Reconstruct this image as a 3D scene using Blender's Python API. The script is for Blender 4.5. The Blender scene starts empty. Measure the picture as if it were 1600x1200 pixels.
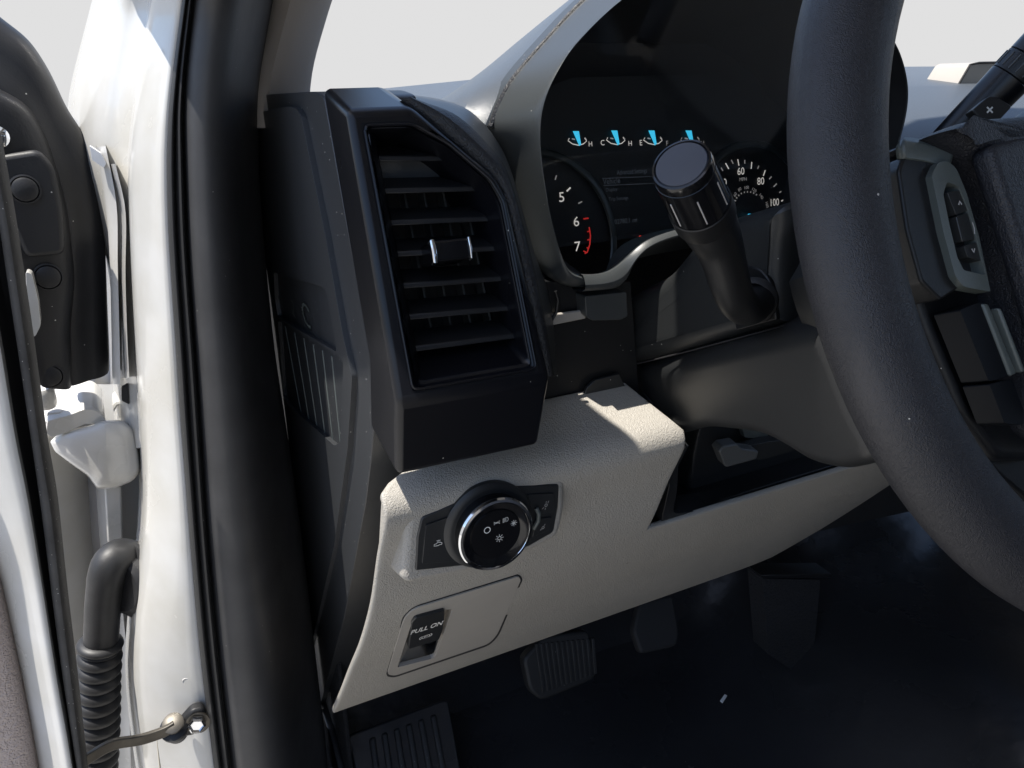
import bpy, bmesh, math, random
from mathutils import Vector, Matrix
random.seed(7)
S = bpy.context.scene
COL = S.collection

# ------------------------------------------------------------------ camera
F_PX = 1200.0
PITCH, YAW = math.radians(23.0), math.radians(26.4)
HD = Vector((math.sin(YAW), math.cos(YAW), 0)); RT = Vector((math.cos(YAW), -math.sin(YAW), 0)); UP = Vector((0, 0, 1))
FWD = HD*math.cos(PITCH) - UP*math.sin(PITCH)
CUP = HD*math.sin(PITCH) + UP*math.cos(PITCH)
CAM = Vector((0, 0, 1.0))
cd = bpy.data.cameras.new('camera'); cam = bpy.data.objects.new('camera', cd); COL.objects.link(cam)
cd.sensor_width = 36.0; cd.lens = 36.0*F_PX/1600.0; cd.clip_start = 0.01; cd.clip_end = 500
cam.matrix_world = Matrix((( RT.x, CUP.x, -FWD.x, CAM.x), (RT.y, CUP.y, -FWD.y, CAM.y), (RT.z, CUP.z, -FWD.z, CAM.z), (0, 0, 0, 1)))
S.camera = cam

# ------------------------------------------------------------------ light
SUN_AZ, SUN_EL = 83.0, 72.5          # degrees left of the truck's nose, and above the horizon
sd = Vector((-math.sin(math.radians(SUN_AZ))*math.cos(math.radians(SUN_EL)),
             math.cos(math.radians(SUN_AZ))*math.cos(math.radians(SUN_EL)), math.sin(math.radians(SUN_EL))))
W = bpy.data.worlds.new('World'); S.world = W; W.use_nodes = True
wn = W.node_tree; bg = wn.nodes['Background']
sk = wn.nodes.new('ShaderNodeTexSky'); sk.sky_type = 'NISHITA'; sk.sun_disc = False
sk.sun_elevation = math.radians(SUN_EL); sk.sun_rotation = math.radians(-SUN_AZ)
wn.links.new(sk.outputs[0], bg.inputs[0]); bg.inputs[1].default_value = 0.14
sl = bpy.data.lights.new('sun', 'SUN'); sl.energy = 4.8; sl.angle = math.radians(0.5); sl.color = (1, .955, .88)
so = bpy.data.objects.new('sun', sl); COL.objects.link(so); so.rotation_euler = sd.to_track_quat('Z', 'Y').to_euler()
so.location = (-3, 2, 5)
S.view_settings.view_transform = 'Standard'; S.view_settings.look = 'None'
S.view_settings.exposure = 0.95; S.view_settings.gamma = 1.0; S.view_settings.use_curve_mapping = False
S.cycles.use_denoising = True
S.cycles.max_bounces = 8; S.cycles.diffuse_bounces = 5; S.cycles.glossy_bounces = 4; S.cycles.sample_clamp_indirect = 6

# ------------------------------------------------------------------ pixel rays
def ray(x, y): return FWD + RT*((x-800)/F_PX) + CUP*((600-y)/F_PX)
def at(x, y, d): return CAM + ray(x, y)*d
def onX(x, y, X): k = ray(x, y); return CAM + k*((X-CAM.x)/k.x)
def onY(x, y, Y): k = ray(x, y); return CAM + k*((Y-CAM.y)/k.y)
def onZ(x, y, Z): k = ray(x, y); return CAM + k*((Z-CAM.z)/k.z)
def onP(x, y, p0, n): k = ray(x, y); return CAM + k*((p0-CAM).dot(n)/k.dot(n))

# ------------------------------------------------------------------ curves
def cr(pts, n, closed=False):
    """Catmull-Rom resample of tuples / vectors to n points, even in arc length."""
    P = [Vector(p) for p in pts]; m = len(P); out = []
    segs = m if closed else m-1
    for i in range(segs):
        p1, p2 = P[i], P[(i+1) % m]
        p0 = P[i-1] if (i > 0 or closed) else p1*2-p2
        p3 = P[(i+2) % m] if (i+2 < m or closed) else p2*2-p1
        for k in range(10):
            t = k/10
            out.append(0.5*((2*p1)+(p2-p0)*t+(2*p0-5*p1+4*p2-p3)*t*t+(3*p1-p0-3*p2+p3)*t**3))
    out.append(P[0] if closed else P[-1])
    return even(out, n, closed)
def even(P, n, closed=False):
    P = [Vector(p) for p in P]
    L = [0]
    for a, b in zip(P, P[1:]): L.append(L[-1]+(b-a).length)
    res = []; tot = L[-1]; j = 0
    cnt = n if not closed else n+1
    for i in range(n):
        s = tot*i/(cnt-1)
        while j < len(L)-2 and L[j+1] < s: j += 1
        f = 0 if L[j+1] == L[j] else (s-L[j])/(L[j+1]-L[j])
        res.append(P[j].lerp(P[j+1], min(1, max(0, f))))
    return res
def rp(pts, r=6, seg=4):
    """Round the corners of a closed outline (works in pixels or metres)."""
    out = []; m = len(pts)
    for i in range(m):
        p = Vector(pts[i][:2]); rr = pts[i][2] if len(pts[i]) > 2 else r
        a = Vector(pts[i-1][:2])-p; b = Vector(pts[(i+1) % m][:2])-p
        q = min(rr, a.length*.45, b.length*.45)
        if q < 1e-6: out.append(p); continue
        s, e = p+a.normalized()*q, p+b.normalized()*q
        for k in range(seg+1):
            t = k/seg; out.append(s*(1-t)**2 + p*2*t*(1-t) + e*t*t)
    return out
def arc(cx, cy, rx, a0, a1, n, ry=None):
    ry = ry or rx
    return [(cx+rx*math.cos(math.radians(a0+(a1-a0)*i/(n-1))), cy+ry*math.sin(math.radians(a0+(a1-a0)*i/(n-1)))) for i in range(n)]

# ------------------------------------------------------------------ materials
MAT = {}
def mat(name, col, rough=.5, metal=0, spec=.5, bump=None, bscale=200, bstr=.2, coat=0, mottle=0, mscale=6, dust=0, dscale=260,
        emit=None, estr=0, aniso=None, sheen=0, bdist=.001, col2=None):
    m = bpy.data.materials.new(name); m.use_nodes = True; nt = m.node_tree; b = nt.nodes['Principled BSDF']
    N = lambda t, **k: (lambda n: ([setattr(n, a, v) for a, v in k.items()], n)[1])(nt.nodes.new(t))
    Lk = nt.links.new
    b.inputs['Base Color'].default_value = (*col, 1); b.inputs['Roughness'].default_value = rough
    b.inputs['Metallic'].default_value = metal; b.inputs['Specular IOR Level'].default_value = spec
    b.inputs['Coat Weight'].default_value = coat; b.inputs['Coat Roughness'].default_value = .06
    b.inputs['Sheen Weight'].default_value = sheen
    tc = N('ShaderNodeTexCoord'); out = None
    cur = None
    if mottle:
        no = N('ShaderNodeTexNoise'); no.inputs['Scale'].default_value = mscale; no.inputs['Detail'].default_value = 6
        Lk(tc.outputs['Object'], no.inputs['Vector'])
        mx = N('ShaderNodeMix', data_type='RGBA'); c2 = col2 or tuple(c*(1-mottle) for c in col)
        mx.inputs['A'].default_value = (*col, 1); mx.inputs['B'].default_value = (*c2, 1)
        rmp = N('ShaderNodeMapRange'); rmp.inputs['From Min'].default_value = .35; rmp.inputs['From Max'].default_value = .68
        Lk(no.outputs['Fac'], rmp.inputs['Value']); Lk(rmp.outputs[0], mx.inputs['Factor'])
        cur = mx.outputs['Result']
        rr = N('ShaderNodeMapRange'); rr.inputs['To Min'].default_value = max(.02, rough-.07); rr.inputs['To Max'].default_value = min(1, rough+.1)
        Lk(no.outputs['Fac'], rr.inputs['Value']); Lk(rr.outputs[0], b.inputs['Roughness'])
    if dust:
        vo = N('ShaderNodeTexVoronoi'); vo.inputs['Scale'].default_value = dscale*1.5; vo.inputs['Randomness'].default_value = 1; Lk(tc.outputs['Object'], vo.inputs['Vector'])
        lt = N('ShaderNodeMath', operation='LESS_THAN'); lt.inputs[1].default_value = .13; Lk(vo.outputs['Distance'], lt.inputs[0])
        sp = N('ShaderNodeSeparateColor'); Lk(vo.outputs['Color'], sp.inputs[0])
        g = N('ShaderNodeMath', operation='GREATER_THAN'); g.inputs[1].default_value = 1-dust*.6; Lk(sp.outputs[0], g.inputs[0])
        mu = N('ShaderNodeMath', operation='MULTIPLY'); Lk(lt.outputs[0], mu.inputs[0]); Lk(g.outputs[0], mu.inputs[1])
        m2 = N('ShaderNodeMix', data_type='RGBA'); m2.inputs['B'].default_value = (.5, .48, .44, 1)
        if cur: Lk(cur, m2.inputs['A'])
        else: m2.inputs['A'].default_value = (*col, 1)
        Lk(mu.outputs[0], m2.inputs['Factor']); cur = m2.outputs['Result']
    if cur: Lk(cur, b.inputs['Base Color'])
    if bump:
        if bump == 'leather':
            t = N('ShaderNodeTexVoronoi', feature='SMOOTH_F1'); t.inputs['Scale'].default_value = bscale; hgt = t.outputs['Distance']
            wz = N('ShaderNodeTexNoise'); wz.inputs['Scale'].default_value = bscale*.6; Lk(tc.outputs['Object'], wz.inputs['Vector'])
            ad = N('ShaderNodeMix', data_type='RGBA'); ad.inputs['Factor'].default_value = .012
            Lk(tc.outputs['Object'], ad.inputs['A']); Lk(wz.outputs['Color'], ad.inputs['B']); Lk(ad.outputs['Result'], t.inputs['Vector'])
        elif bump == 'weave':
            t = N('ShaderNodeTexWave'); t.inputs['Scale'].default_value = bscale; t.inputs['Distortion'].default_value = 1.5; hgt = t.outputs['Fac']
            Lk(tc.outputs['Object'], t.inputs['Vector'])
        else:
            t = N('ShaderNodeTexNoise'); t.inputs['Scale'].default_value = bscale; t.inputs['Detail'].default_value = 4; hgt = t.outputs['Fac']
            Lk(tc.outputs['Object'], t.inputs['Vector'])
        bp = N('ShaderNodeBump'); bp.inputs['Strength'].default_value = bstr; bp.inputs['Distance'].default_value = bdist
        Lk(hgt, bp.inputs['Height']); Lk(bp.outputs[0], b.inputs['Normal'])
    if emit:
        b.inputs['Emission Color'].default_value = (*emit, 1); b.inputs['Emission Strength'].default_value = estr
    MAT[name] = m
    return m
mat('black_plastic', (.0085, .0090, .0100), .40, spec=.42, bump='noise', bscale=900, bstr=.12, dust=.03, mottle=.2, bdist=.0006)
mat('black_satin', (.0050, .0053, .0075), .28, spec=.4, bump='noise', bscale=1200, bstr=.05, dust=.02, dscale=220, mottle=.15, bdist=.0005)
mat('end_plastic', (.032, .034, .037), .40, bump='noise', bscale=900, bstr=.12, dust=.025, dscale=200, mottle=.2, bdist=.0006)
mat('black_gloss', (.006, .006, .007), .12)
mat('black_matt', (.010, .010, .011), .75)
mat('vane_black', (.012, .012, .013), .42)
mat('stitch_dark', (.008, .008, .009), .7)
mat('black_leather', (0.0126, 0.0126, 0.0140), .5, bump='leather', bscale=420, bstr=.45, bdist=.0012)
mat('rim_leather', (.0185, .0185, .0225), .42, bump='leather', bscale=800, bstr=.55, mottle=.25, mscale=14, dust=.012, dscale=180, bdist=.0006)
mat('hub_leather', (0.0120, 0.0132, 0.0180), .5, bump='leather', bscale=600, bstr=.6, bdist=.0008)
mat('stalk_cap_sheen', (.050, .053, .066), .42)  # blue-grey of the reflected sky put into the cap colour
mat('grey_trim', (.044, .048, .049), .36, bump='noise', bscale=1100, bstr=.18, dust=.03, mottle=.12, bdist=.0006)
mat('column_plastic', (0.0215, 0.0228, 0.0234), .38, bump='noise', bscale=1000, bstr=.15, dust=.06, dscale=170, mottle=.15, bdist=.0006)
mat('column_lower', (.0170, .0178, .0185), .42, bump='noise', bscale=1000, bstr=.15, mottle=.15, bdist=.0006)
mat('brow_vinyl', (.060, .068, .078), .42, bump='leather', bscale=700, bstr=.18, bdist=.0008)
mat('beige_leather', (.345, .322, .284), .5, bump='leather', bscale=580, bstr=.65, mottle=.1, mscale=8, bdist=.0011)
mat('beige_smooth', (.34, .315, .28), .48, bump='noise', bscale=900, bstr=.08, mottle=.08, mscale=10, bdist=.0004)
mat('pillar_cloth', (.30, .265, .235), .9, bump='weave', bscale=420, bstr=.35, sheen=.2, bdist=.0006)
mat('door_card', (.36, .30, .275), .55, bump='leather', bscale=330, bstr=1.0, bdist=.0016)
mat('white_paint', (.55, .545, .53), .24, coat=.5, mottle=.1, mscale=14, col2=(.47, .455, .415))
mat('sealer', (.52, .48, .38), .6)
mat('grey_paint', (.70, .71, .73), .35, mottle=.15, mscale=12)
mat('rubber', (0.0132, 0.0132, 0.0138), .62, bump='noise', bscale=700, bstr=.25, mottle=.3, mscale=10, dust=.05, dscale=200, bdist=.0006)
mat('rubber_smooth', (.036, .036, .038), .52, bump='noise', bscale=300, bstr=.15, mottle=.35, mscale=22, dust=.02, bdist=.0006)
mat('rubber_dusty', (.050, .048, .046), .75, bump='noise', bscale=500, bstr=.5, mottle=.4, mscale=40, dust=.25, dscale=240, bdist=.0008)
mat('boot_rubber', (.020, .0205, .0225), .5, bump='noise', bscale=350, bstr=.2, mottle=.4, mscale=35, bdist=.0006)
mat('trim_black', (0.0112, 0.0112, 0.0126), .5, bump='noise', bscale=600, bstr=.2, mottle=.3, mscale=14, dust=.05, dscale=150, bdist=.0006)
mat('chrome', (.85, .86, .88), .08, metal=1)
mat('steel', (.13, .12, .105), .5, metal=1, mottle=.3, mscale=60)
mat('lever_grey', (.075, .078, .078), .45)
mat('switch_grey', (.085, .098, .092), .4, bump='noise', bscale=1000, bstr=.1)
mat('button_black', (.016, .017, .018), .38, bump='noise', bscale=900, bstr=.08)
mat('switch_dark', (.006, .007, .009), .5, spec=.15)
mat('ink_white', (.75, .74, .70), .5)
mat('ink_grey', (.42, .41, .40), .5)
mat('gauge_white', (.5, .48, .45), .6, emit=(1, .95, .88), estr=.24)
mat('gauge_dim', (.05, .06, .07), .6, emit=(.55, .65, .8), estr=.02)
mat('gauge_mid', (.3, .3, .3), .6, emit=(1, .95, .9), estr=.09)
mat('gauge_red', (.35, .02, .02), .6, emit=(1, .05, .04), estr=.17)
mat('gauge_redhot', (.5, .02, .02), .6, emit=(1, .07, .04), estr=.4)
mat('gauge_blue', (.05, .4, .6), .6, emit=(.05, .56, .86), estr=.48)
mat('cluster_face', (.003, .004, .005), .6)
mat('cluster_ring', (.012, .018, .018), .35)
mat('carpet', (.010, .011, .014), .95, bump='noise', bscale=240, bstr=1.0, mottle=.4, mscale=5, bdist=.004)
mat('floor_vinyl', (.024, .0245, .027), .26, bump='noise', bscale=9, bstr=.9, mottle=.4, mscale=4, bdist=.004)
mat('concrete', (.34, .33, .31), .9, bump='noise', bscale=8, bstr=.3, mottle=.15, mscale=1.3, bdist=.01)
mat('headliner', (.30, .285, .265), .95)
mat('seat_cloth', (.10, .095, .09), .95, bump='weave', bscale=300, bstr=.3)
mat('paper', (.8, .8, .8), .7)
# lens: thin clear cover, mostly transparent with a reflecting skin
ml = bpy.data.materials.new('cluster_lens'); ml.use_nodes = True; nt = ml.node_tree; nt.nodes.remove(nt.nodes['Principled BSDF'])
tr = nt.nodes.new('ShaderNodeBsdfTransparent'); gl = nt.nodes.new('ShaderNodeBsdfGlossy'); gl.inputs['Roughness'].default_value = .06
lw = nt.nodes.new('ShaderNodeLayerWeight'); lw.inputs[0].default_value = .12; fr = nt.nodes.new('ShaderNodeMath'); fr.operation = 'MULTIPLY_ADD'; fr.inputs[1].default_value = .7; fr.inputs[2].default_value = .03; nt.links.new(lw.outputs['Facing'], fr.inputs[0]); mxs = nt.nodes.new('ShaderNodeMixShader')
nt.links.new(fr.outputs[0], mxs.inputs[0]); nt.links.new(tr.outputs[0], mxs.inputs[1]); nt.links.new(gl.outputs[0], mxs.inputs[2])
nt.links.new(mxs.outputs[0], nt.nodes['Material Output'].inputs[0]); MAT['cluster_lens'] = ml
# pale flat sky behind the truck
ms = bpy.data.materials.new('pale_sky'); ms.use_nodes = True; nt = ms.node_tree; nt.nodes.remove(nt.nodes['Principled BSDF'])
em = nt.nodes.new('ShaderNodeEmission'); em.inputs[0].default_value = (.752, .750, .752, 1); em.inputs[1].default_value = 2**-.95
nt.links.new(em.outputs[0], nt.nodes['Material Output'].inputs[0]); MAT['pale_sky'] = ms

# ------------------------------------------------------------------ objects
def thing(name, label, cat, loc=(0, 0, 0), group=None):
    o = bpy.data.objects.new(name, None); COL.objects.link(o); o.location = loc
    o.empty_display_size = .02
    o['label'] = label; o['category'] = cat
    if group: o['group'] = group
    return o
def tag(o, label, cat, group=None):
    o['label'] = label; o['category'] = cat
    if group: o['group'] = group
    return o
def struct(o): o['kind'] = 'structure'; return o
def wloc(o):
    v = Vector((0, 0, 0))
    while o: v += o.location; o = o.parent
    return v
def link(name, bm, m, parent=None, bev=0, seg=2, solid=0, sub=0, sharp=35, ang=30, org=None, soff=1):
    """one mesh object; geometry is given in world metres, origin put at org / the mesh centre."""
    bmesh.ops.remove_doubles(bm, verts=bm.verts, dist=1e-6)
    bmesh.ops.recalc_face_normals(bm, faces=bm.faces)
    me = bpy.data.meshes.new(name)
    n = max(1, len(bm.verts)); c = Vector(org) if org is not None else sum((v.co for v in bm.verts), Vector())/n
    bmesh.ops.translate(bm, verts=bm.verts, vec=-c)
    bm.to_mesh(me); bm.free()
    for p in me.polygons: p.use_smooth = True
    me.set_sharp_from_angle(angle=math.radians(sharp))
    me.materials.append(MAT[m])
    o = bpy.data.objects.new(name, me); COL.objects.link(o)
    if parent: o.parent = parent; o.location = c-wloc(parent)
    else: o.location = c
    if sub:
        md = o.modifiers.new('sub', 'SUBSURF'); md.levels = sub; md.render_levels = sub
    if solid:
        md = o.modifiers.new('solid', 'SOLIDIFY'); md.thickness = solid; md.offset = soff
    if bev:
        md = o.modifiers.new('bevel', 'BEVEL'); md.width = bev; md.segments = seg; md.limit_method = 'ANGLE'; md.angle_limit = math.radians(ang)
        md.harden_normals = False
    return o
def prism(name, pts, vec, m, parent=None, bev=.001, seg=2, taper=None, **k):
    bm = bmesh.new(); vec = Vector(vec)
    a = [bm.verts.new(p) for p in pts]
    c = sum((Vector(p) for p in pts), Vector())/len(pts)
    b = [bm.verts.new((Vector(p) if not taper else c+(Vector(p)-c)*taper)+vec) for p in pts]
    bm.faces.new(a); bm.faces.new(list(reversed(b)))
    for i in range(len(a)):
        j = (i+1) % len(a); bm.faces.new((a[i], b[i], b[j], a[j]))
    return link(name, bm, m, parent, bev, seg, **k)
def loft(name, rows, m, parent=None, close=False, **k):
    bm = bmesh.new()
    V = [[bm.verts.new(p) for p in r] for r in rows]
    for r0, r1 in zip(V, V[1:]):
        n = len(r0)
        for i in range(n if close else n-1):
            j = (i+1) % n
            bm.faces.new((r0[i], r0[j], r1[j], r1[i]))
    return link(name, bm, m, parent, **k)
def plate(name, outer, holes, vec, m, parent=None, bev=.0008, seg=2, **k):
    """flat plate with holes: loops filled, then extruded by vec."""
    bm = bmesh.new(); es = []
    for lp in [outer]+holes:
        vs = [bm.verts.new(p) for p in lp]
        es += [bm.edges.new((vs[i], vs[(i+1) % len(vs)])) for i in range(len(vs))]
    bmesh.ops.triangle_fill(bm, edges=es, use_beauty=True)
    r = bmesh.ops.extrude_face_region(bm, geom=bm.faces[:])
    bmesh.ops.translate(bm, verts=[v for v in r['geom'] if isinstance(v, bmesh.types.BMVert)], vec=Vector(vec))
    return link(name, bm, m, parent, bev, seg, **k)
def pillow(name, pts, n, r, depth, m, parent=None, N=90, steps=6, dome=0, **k):
    """a moulded block: outline pts (plane normal n towards the viewer), edge rounded with radius r, sides going back by depth."""
    n = Vector(n).normalized(); P = even([Vector(p) for p in pts]+[Vector(pts[0])], N, True)
    c = sum(P, Vector())/N
    nor = []
    for i in range(N):
        t = (P[(i+2) % N]-P[i-2]).normalized(); nor.append(t.cross(n))
    if sum((nor[i]).dot(P[i]-c) for i in range(N)) > 0: nor = [-v for v in nor]
    for _ in range(4): nor = [(nor[i-1]+nor[i]*2+nor[(i+1) % N]).normalized() for i in range(N)]
    rows = [[p-n*depth for p in P]]
    for s_ in range(steps+1):
        a = math.pi/2*s_/steps; ins, hgt = r*(1-math.cos(a)), r*math.sin(a)
        rows.append([P[i]+nor[i]*ins+n*hgt for i in range(N)])
    last = rows[-1]; cc = sum(last, Vector())/N
    bm = bmesh.new(); V = [[bm.verts.new(p) for p in r_] for r_ in rows]
    for r0, r1 in zip(V, V[1:]):
        for i in range(N): bm.faces.new((r0[i], r0[(i+1) % N], r1[(i+1) % N], r1[i]))
    f_ = bm.faces.new(V[-1]); bmesh.ops.triangulate(bm, faces=[f_])
    return link(name, bm, m, parent, **k)
def frames(path, up=None):
    T = []
    for i in range(len(path)):
        a = path[max(0, i-1)]; b = path[min(len(path)-1, i+1)]; T.append((b-a).normalized())
    n = Vector(up) if up is not None else (Vector((0, 0, 1)) if abs(T[0].z) < .9 else Vector((1, 0, 0)))
    out = []
    for t in T:
        n = (n-t*n.dot(t)).normalized(); out.append((t, n, t.cross(n)))
    return out
def tube(name, path, radii, m, parent=None, n=14, flat=1.0, caps=True, up=None, **k):
    path = [Vector(p) for p in path]
    if not isinstance(radii, (list, tuple)): radii = [radii]*len(path)
    rows = []
    for p, r, (t, a, b) in zip(path, radii, frames(path, up)):
        rows.append([p+a*(r*math.cos(2*math.pi*i/n))+b*(r*flat*math.sin(2*math.pi*i/n)) for i in range(n)])
    bm = bmesh.new(); V = [[bm.verts.new(p) for p in r] for r in rows]
    for r0, r1 in zip(V, V[1:]):
        for i in range(n): bm.faces.new((r0[i], r0[(i+1) % n], r1[(i+1) % n], r1[i]))
    if caps: bm.faces.new(list(reversed(V[0]))); bm.faces.new(V[-1])
    return link(name, bm, m, parent, **k)
def lathe(name, c, ax, prof, m, parent=None, n=40, **k):
    """prof: list of (radius, height along ax)"""
    ax = Vector(ax).normalized(); a = ax.orthogonal().normalized(); b = ax.cross(a); c = Vector(c)
    bm = bmesh.new(); V = []
    for r, z in prof:
        if r < 1e-6: V.append([bm.verts.new(c+ax*z)]*n)
        else: V.append([bm.verts.new(c+ax*z+(a*math.cos(2*math.pi*i/n)+b*math.sin(2*math.pi*i/n))*r) for i in range(n)])
    for r0, r1 in zip(V, V[1:]):
        for i in range(n):
            j = (i+1) % n; f = []
            for v in (r0[i], r0[j], r1[j], r1[i]):
                if v not in f: f.append(v)
            if len(f) > 2: bm.faces.new(f)
    return link(name, bm, m, parent, **k)
def box(name, lo, hi, m, parent=None, bev=.003, **k):
    (x0, y0, z0), (x1, y1, z1) = lo, hi
    return prism(name, [(x0, y0, z0), (x1, y0, z0), (x1, y1, z0), (x0, y1, z0)], (0, 0, z1-z0), m, parent, bev, **k)

class Fr:   # a flat local frame: origin, ex (right), ey (up), n (towards the viewer)
    def __init__(s, o, ex, ey):
        s.o = Vector(o); s.ex = Vector(ex).normalized(); s.n = s.ex.cross(Vector(ey)).normalized(); s.ey = s.n.cross(s.ex)
    def p(s, u, v, w=0): return s.o+s.ex*u+s.ey*v+s.n*w
    def px(s, x, y, w=0): return onP(x, y, s.o+s.n*w, s.n)
    def uv(s, p): d = Vector(p)-s.o; return d.dot(s.ex), d.dot(s.ey)
def text(name, body, fr, c, h, m, parent, w=.0004, rot=0, xs=1.0, bold=0):
    cu = bpy.data.curves.new('t', 'FONT'); cu.body = body; cu.align_x = 'CENTER'; cu.align_y = 'CENTER'; cu.size = 1.0; cu.offset = bold; cu.resolution_u = 3
    to = bpy.data.objects.new('t', cu); COL.objects.link(to)
    dg = bpy.context.evaluated_depsgraph_get(); me = bpy.data.meshes.new_from_object(to.evaluated_get(dg))
    bpy.data.objects.remove(to); bpy.data.curves.remove(cu)
    ys = [v.co.y for v in me.vertices]; s = h/(max(ys)-min(ys)); cy = (max(ys)+min(ys))/2
    xsn = [v.co.x for v in me.vertices]; cx = (max(xsn)+min(xsn))/2
    bm = bmesh.new(); bm.from_mesh(me); bpy.data.meshes.remove(me)
    u0, v0 = fr.uv(c); cr_, sr_ = math.cos(rot), math.sin(rot)
    for v in bm.verts:
        x, y = (v.co.x-cx)*s*xs, (v.co.y-cy)*s
        v.co = fr.p(u0+x*cr_-y*sr_, v0+x*sr_+y*cr_, w)
    return link(name, bm, m, parent)
def strokes(name, fr, c, lines, width, m, parent, w=.0004, sc=1.0):
    """flat ribbons drawn in a frame around c; lines = lists of (u, v) in units of sc."""
    bm = bmesh.new(); u0, v0 = fr.uv(c)
    for ln in lines:
        P = [Vector((u*sc, v*sc)) for u, v in ln]; L = []; R = []
        cl = (P[0]-P[-1]).length < 1e-9
        for i, p in enumerate(P):
            a = P[i-1] if i > 0 else (P[-2] if cl else p); b = P[i+1] if i < len(P)-1 else (P[1] if cl else p)
            t = (b-a).normalized(); nn = Vector((-t.y, t.x))*width/2
            L.append(bm.verts.new(fr.p(u0+p.x+nn.x, v0+p.y+nn.y, w))); R.append(bm.verts.new(fr.p(u0+p.x-nn.x, v0+p.y-nn.y, w)))
        for i in range(len(P)-1): bm.faces.new((L[i], L[i+1], R[i+1], R[i]))
    return link(name, bm, m, parent)
def circ(r, n=20, cx=0, cy=0): return [(cx+r*math.cos(2*math.pi*i/n), cy+r*math.sin(2*math.pi*i/n)) for i in range(n+1)]

XC = .115      # the plane of the dashboard's left end
# ================================================================== setting
g = bmesh.new()
for x, y in ((-40, -40), (40, -40), (40, 40), (-40, 40)): g.verts.new((x, y, -.60))
g.faces.new(g.verts[:]); struct(link('ground', g, 'concrete'))  # unseen ground sheet, added for its bounce light
rows = [[Vector((9*math.cos(2*math.pi*i/96), 9*math.sin(2*math.pi*i/96), z)) for i in range(96)] for z in (-.6, 2.6)]
struct(loft('sky', rows, 'pale_sky', close=True))

# cabin floor, firewall and tunnel (dark, under the dashboard)
fl = []
for i in range(26):
    y = -1.0+i*.09
    r_ = []
    for j in range(24):
        x = .04+j*.07
        z = .10+.012*math.sin(x*9+y*4)+.008*math.sin(x*21-y*13)
        z += max(0, y-.82)*1.1
        z += .16/(1+math.exp(-(x-.78)/.03))
        r_.append(Vector((x, y, z)))
    fl.append(r_)
struct(loft('cabin_floor', fl, 'floor_vinyl', sub=1))
fw_ = []
for i in range(8):
    z = .1+i*.12; fw_.append([Vector((x, 1.02+.03*math.sin(x*7+i), z)) for x in [.03+.12*k for k in range(14)]])
struct(loft('firewall', fw_, 'carpet', sub=1))

# unseen cab shell, added for shade: it keeps the sky off the cabin as the real roof and back wall do
roof = []
for i in range(9):
    roof.append([Vector((.04+1.5*j/8, -1.15+i*(1.56+.23*math.sin(math.pi*j/8))/8, 1.50+.05*math.sin(math.pi*j/8))) for j in range(9)])  # front edge bowed forward to keep the sun off the floor
tag(loft('shade_roof', roof, 'headliner', solid=.03), 'unseen pale grey cab roof lining, added to shade the cabin', 'roof')
tag(box('shade_back_wall', (.05, -1.2, .05), (1.6, -1.15, 1.5), 'headliner'), 'unseen grey cab back wall, added to shade the cabin', 'wall')
tag(box('shade_far_door', (1.58, -1.15, .05), (1.64, .9, 1.1), 'beige_smooth'), 'unseen passenger door on the far side, added to shade the cabin', 'door')

seat = thing('shade_seat', 'unseen dark cloth driver seat, added to shade the cabin', 'seat', (.42, -.5, .1))  # out of view, added to block light from behind
box('cushion', (.16, -.72, .18), (.68, -.16, .50), 'seat_cloth', seat, bev=.05, seg=4)
prism('backrest', [Vector(p) for p in ((.16, -.66, .46), (.68, -.66, .46), (.66, -.92, 1.18), (.18, -.92, 1.18))], (0, -.13, -.02), 'seat_cloth', seat, bev=.05, seg=4)
box('head_restraint', (.30, -1.06, 1.20), (.54, -.95, 1.38), 'seat_cloth', seat, bev=.04, seg=4)

# ================================================================== dashboard
dash = thing('dashboard', 'black and beige truck dashboard behind the steering wheel', 'dashboard', (XC, .6, .4))

# --- beige lower panel: a side profile (y, z) read on the left end plane and swept across
PROF = [(.4675, .7613), (.455, .7547), (.442, .748), (.427, .7415), (.4175, .734), (.4150, .7235), (.4185, .712), (.431, .682), (.450, .630), (.481, .572), (.517, .517), (.560, .450), (.594, .400)]
PR = cr(PROF, 64)
def fprof(z):
    for a, b in zip(PR, PR[1:]):
        if a.y >= z >= b.y and a.y <= .7235+1e-6: return a.x+(b.x-a.x)*(a.y-z)/(a.y-b.y+1e-9)
    return None
def onL(x, y, off=0):
    k = ray(x, y); prev = None; t = .3
    while t < 1.6:
        p = CAM+k*t; f = fprof(p.z)
        if f is not None:
            gq = p.y-(f-off)
            if prev is not None and prev <= 0 <= gq: return p
            prev = gq
        t += .0008
    return CAM+k*.6
def xl(z): return XC+.03*min(1, max(0, (z-.7415)/.006)) if z > .735 else XC-.019*min(1, (.735-z)/.335)
bm = bmesh.new(); grid = []
NA, NB = 44, 16
ZN = onL(1030, 822).z; XN = onL(1042, 760).x
print('notch', ZN, XN)
ins = []
for p in PR:
    ins.append((p.x, p.y))
for i, (y, z) in enumerate(list(ins)):
    pass
prof2 = []
for a, b in zip(ins, ins[1:]):
    prof2.append(a)
    if a[1] > ZN >= b[1] and a[1] < .7235:
        f = (a[1]-ZN)/(a[1]-b[1]); prof2.append((a[0]+(b[0]-a[0])*f, ZN))
prof2.append(ins[-1])
def xright(z): return .835-.16*max(0, min(1, (.56-z)/.16))**1.3
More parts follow.
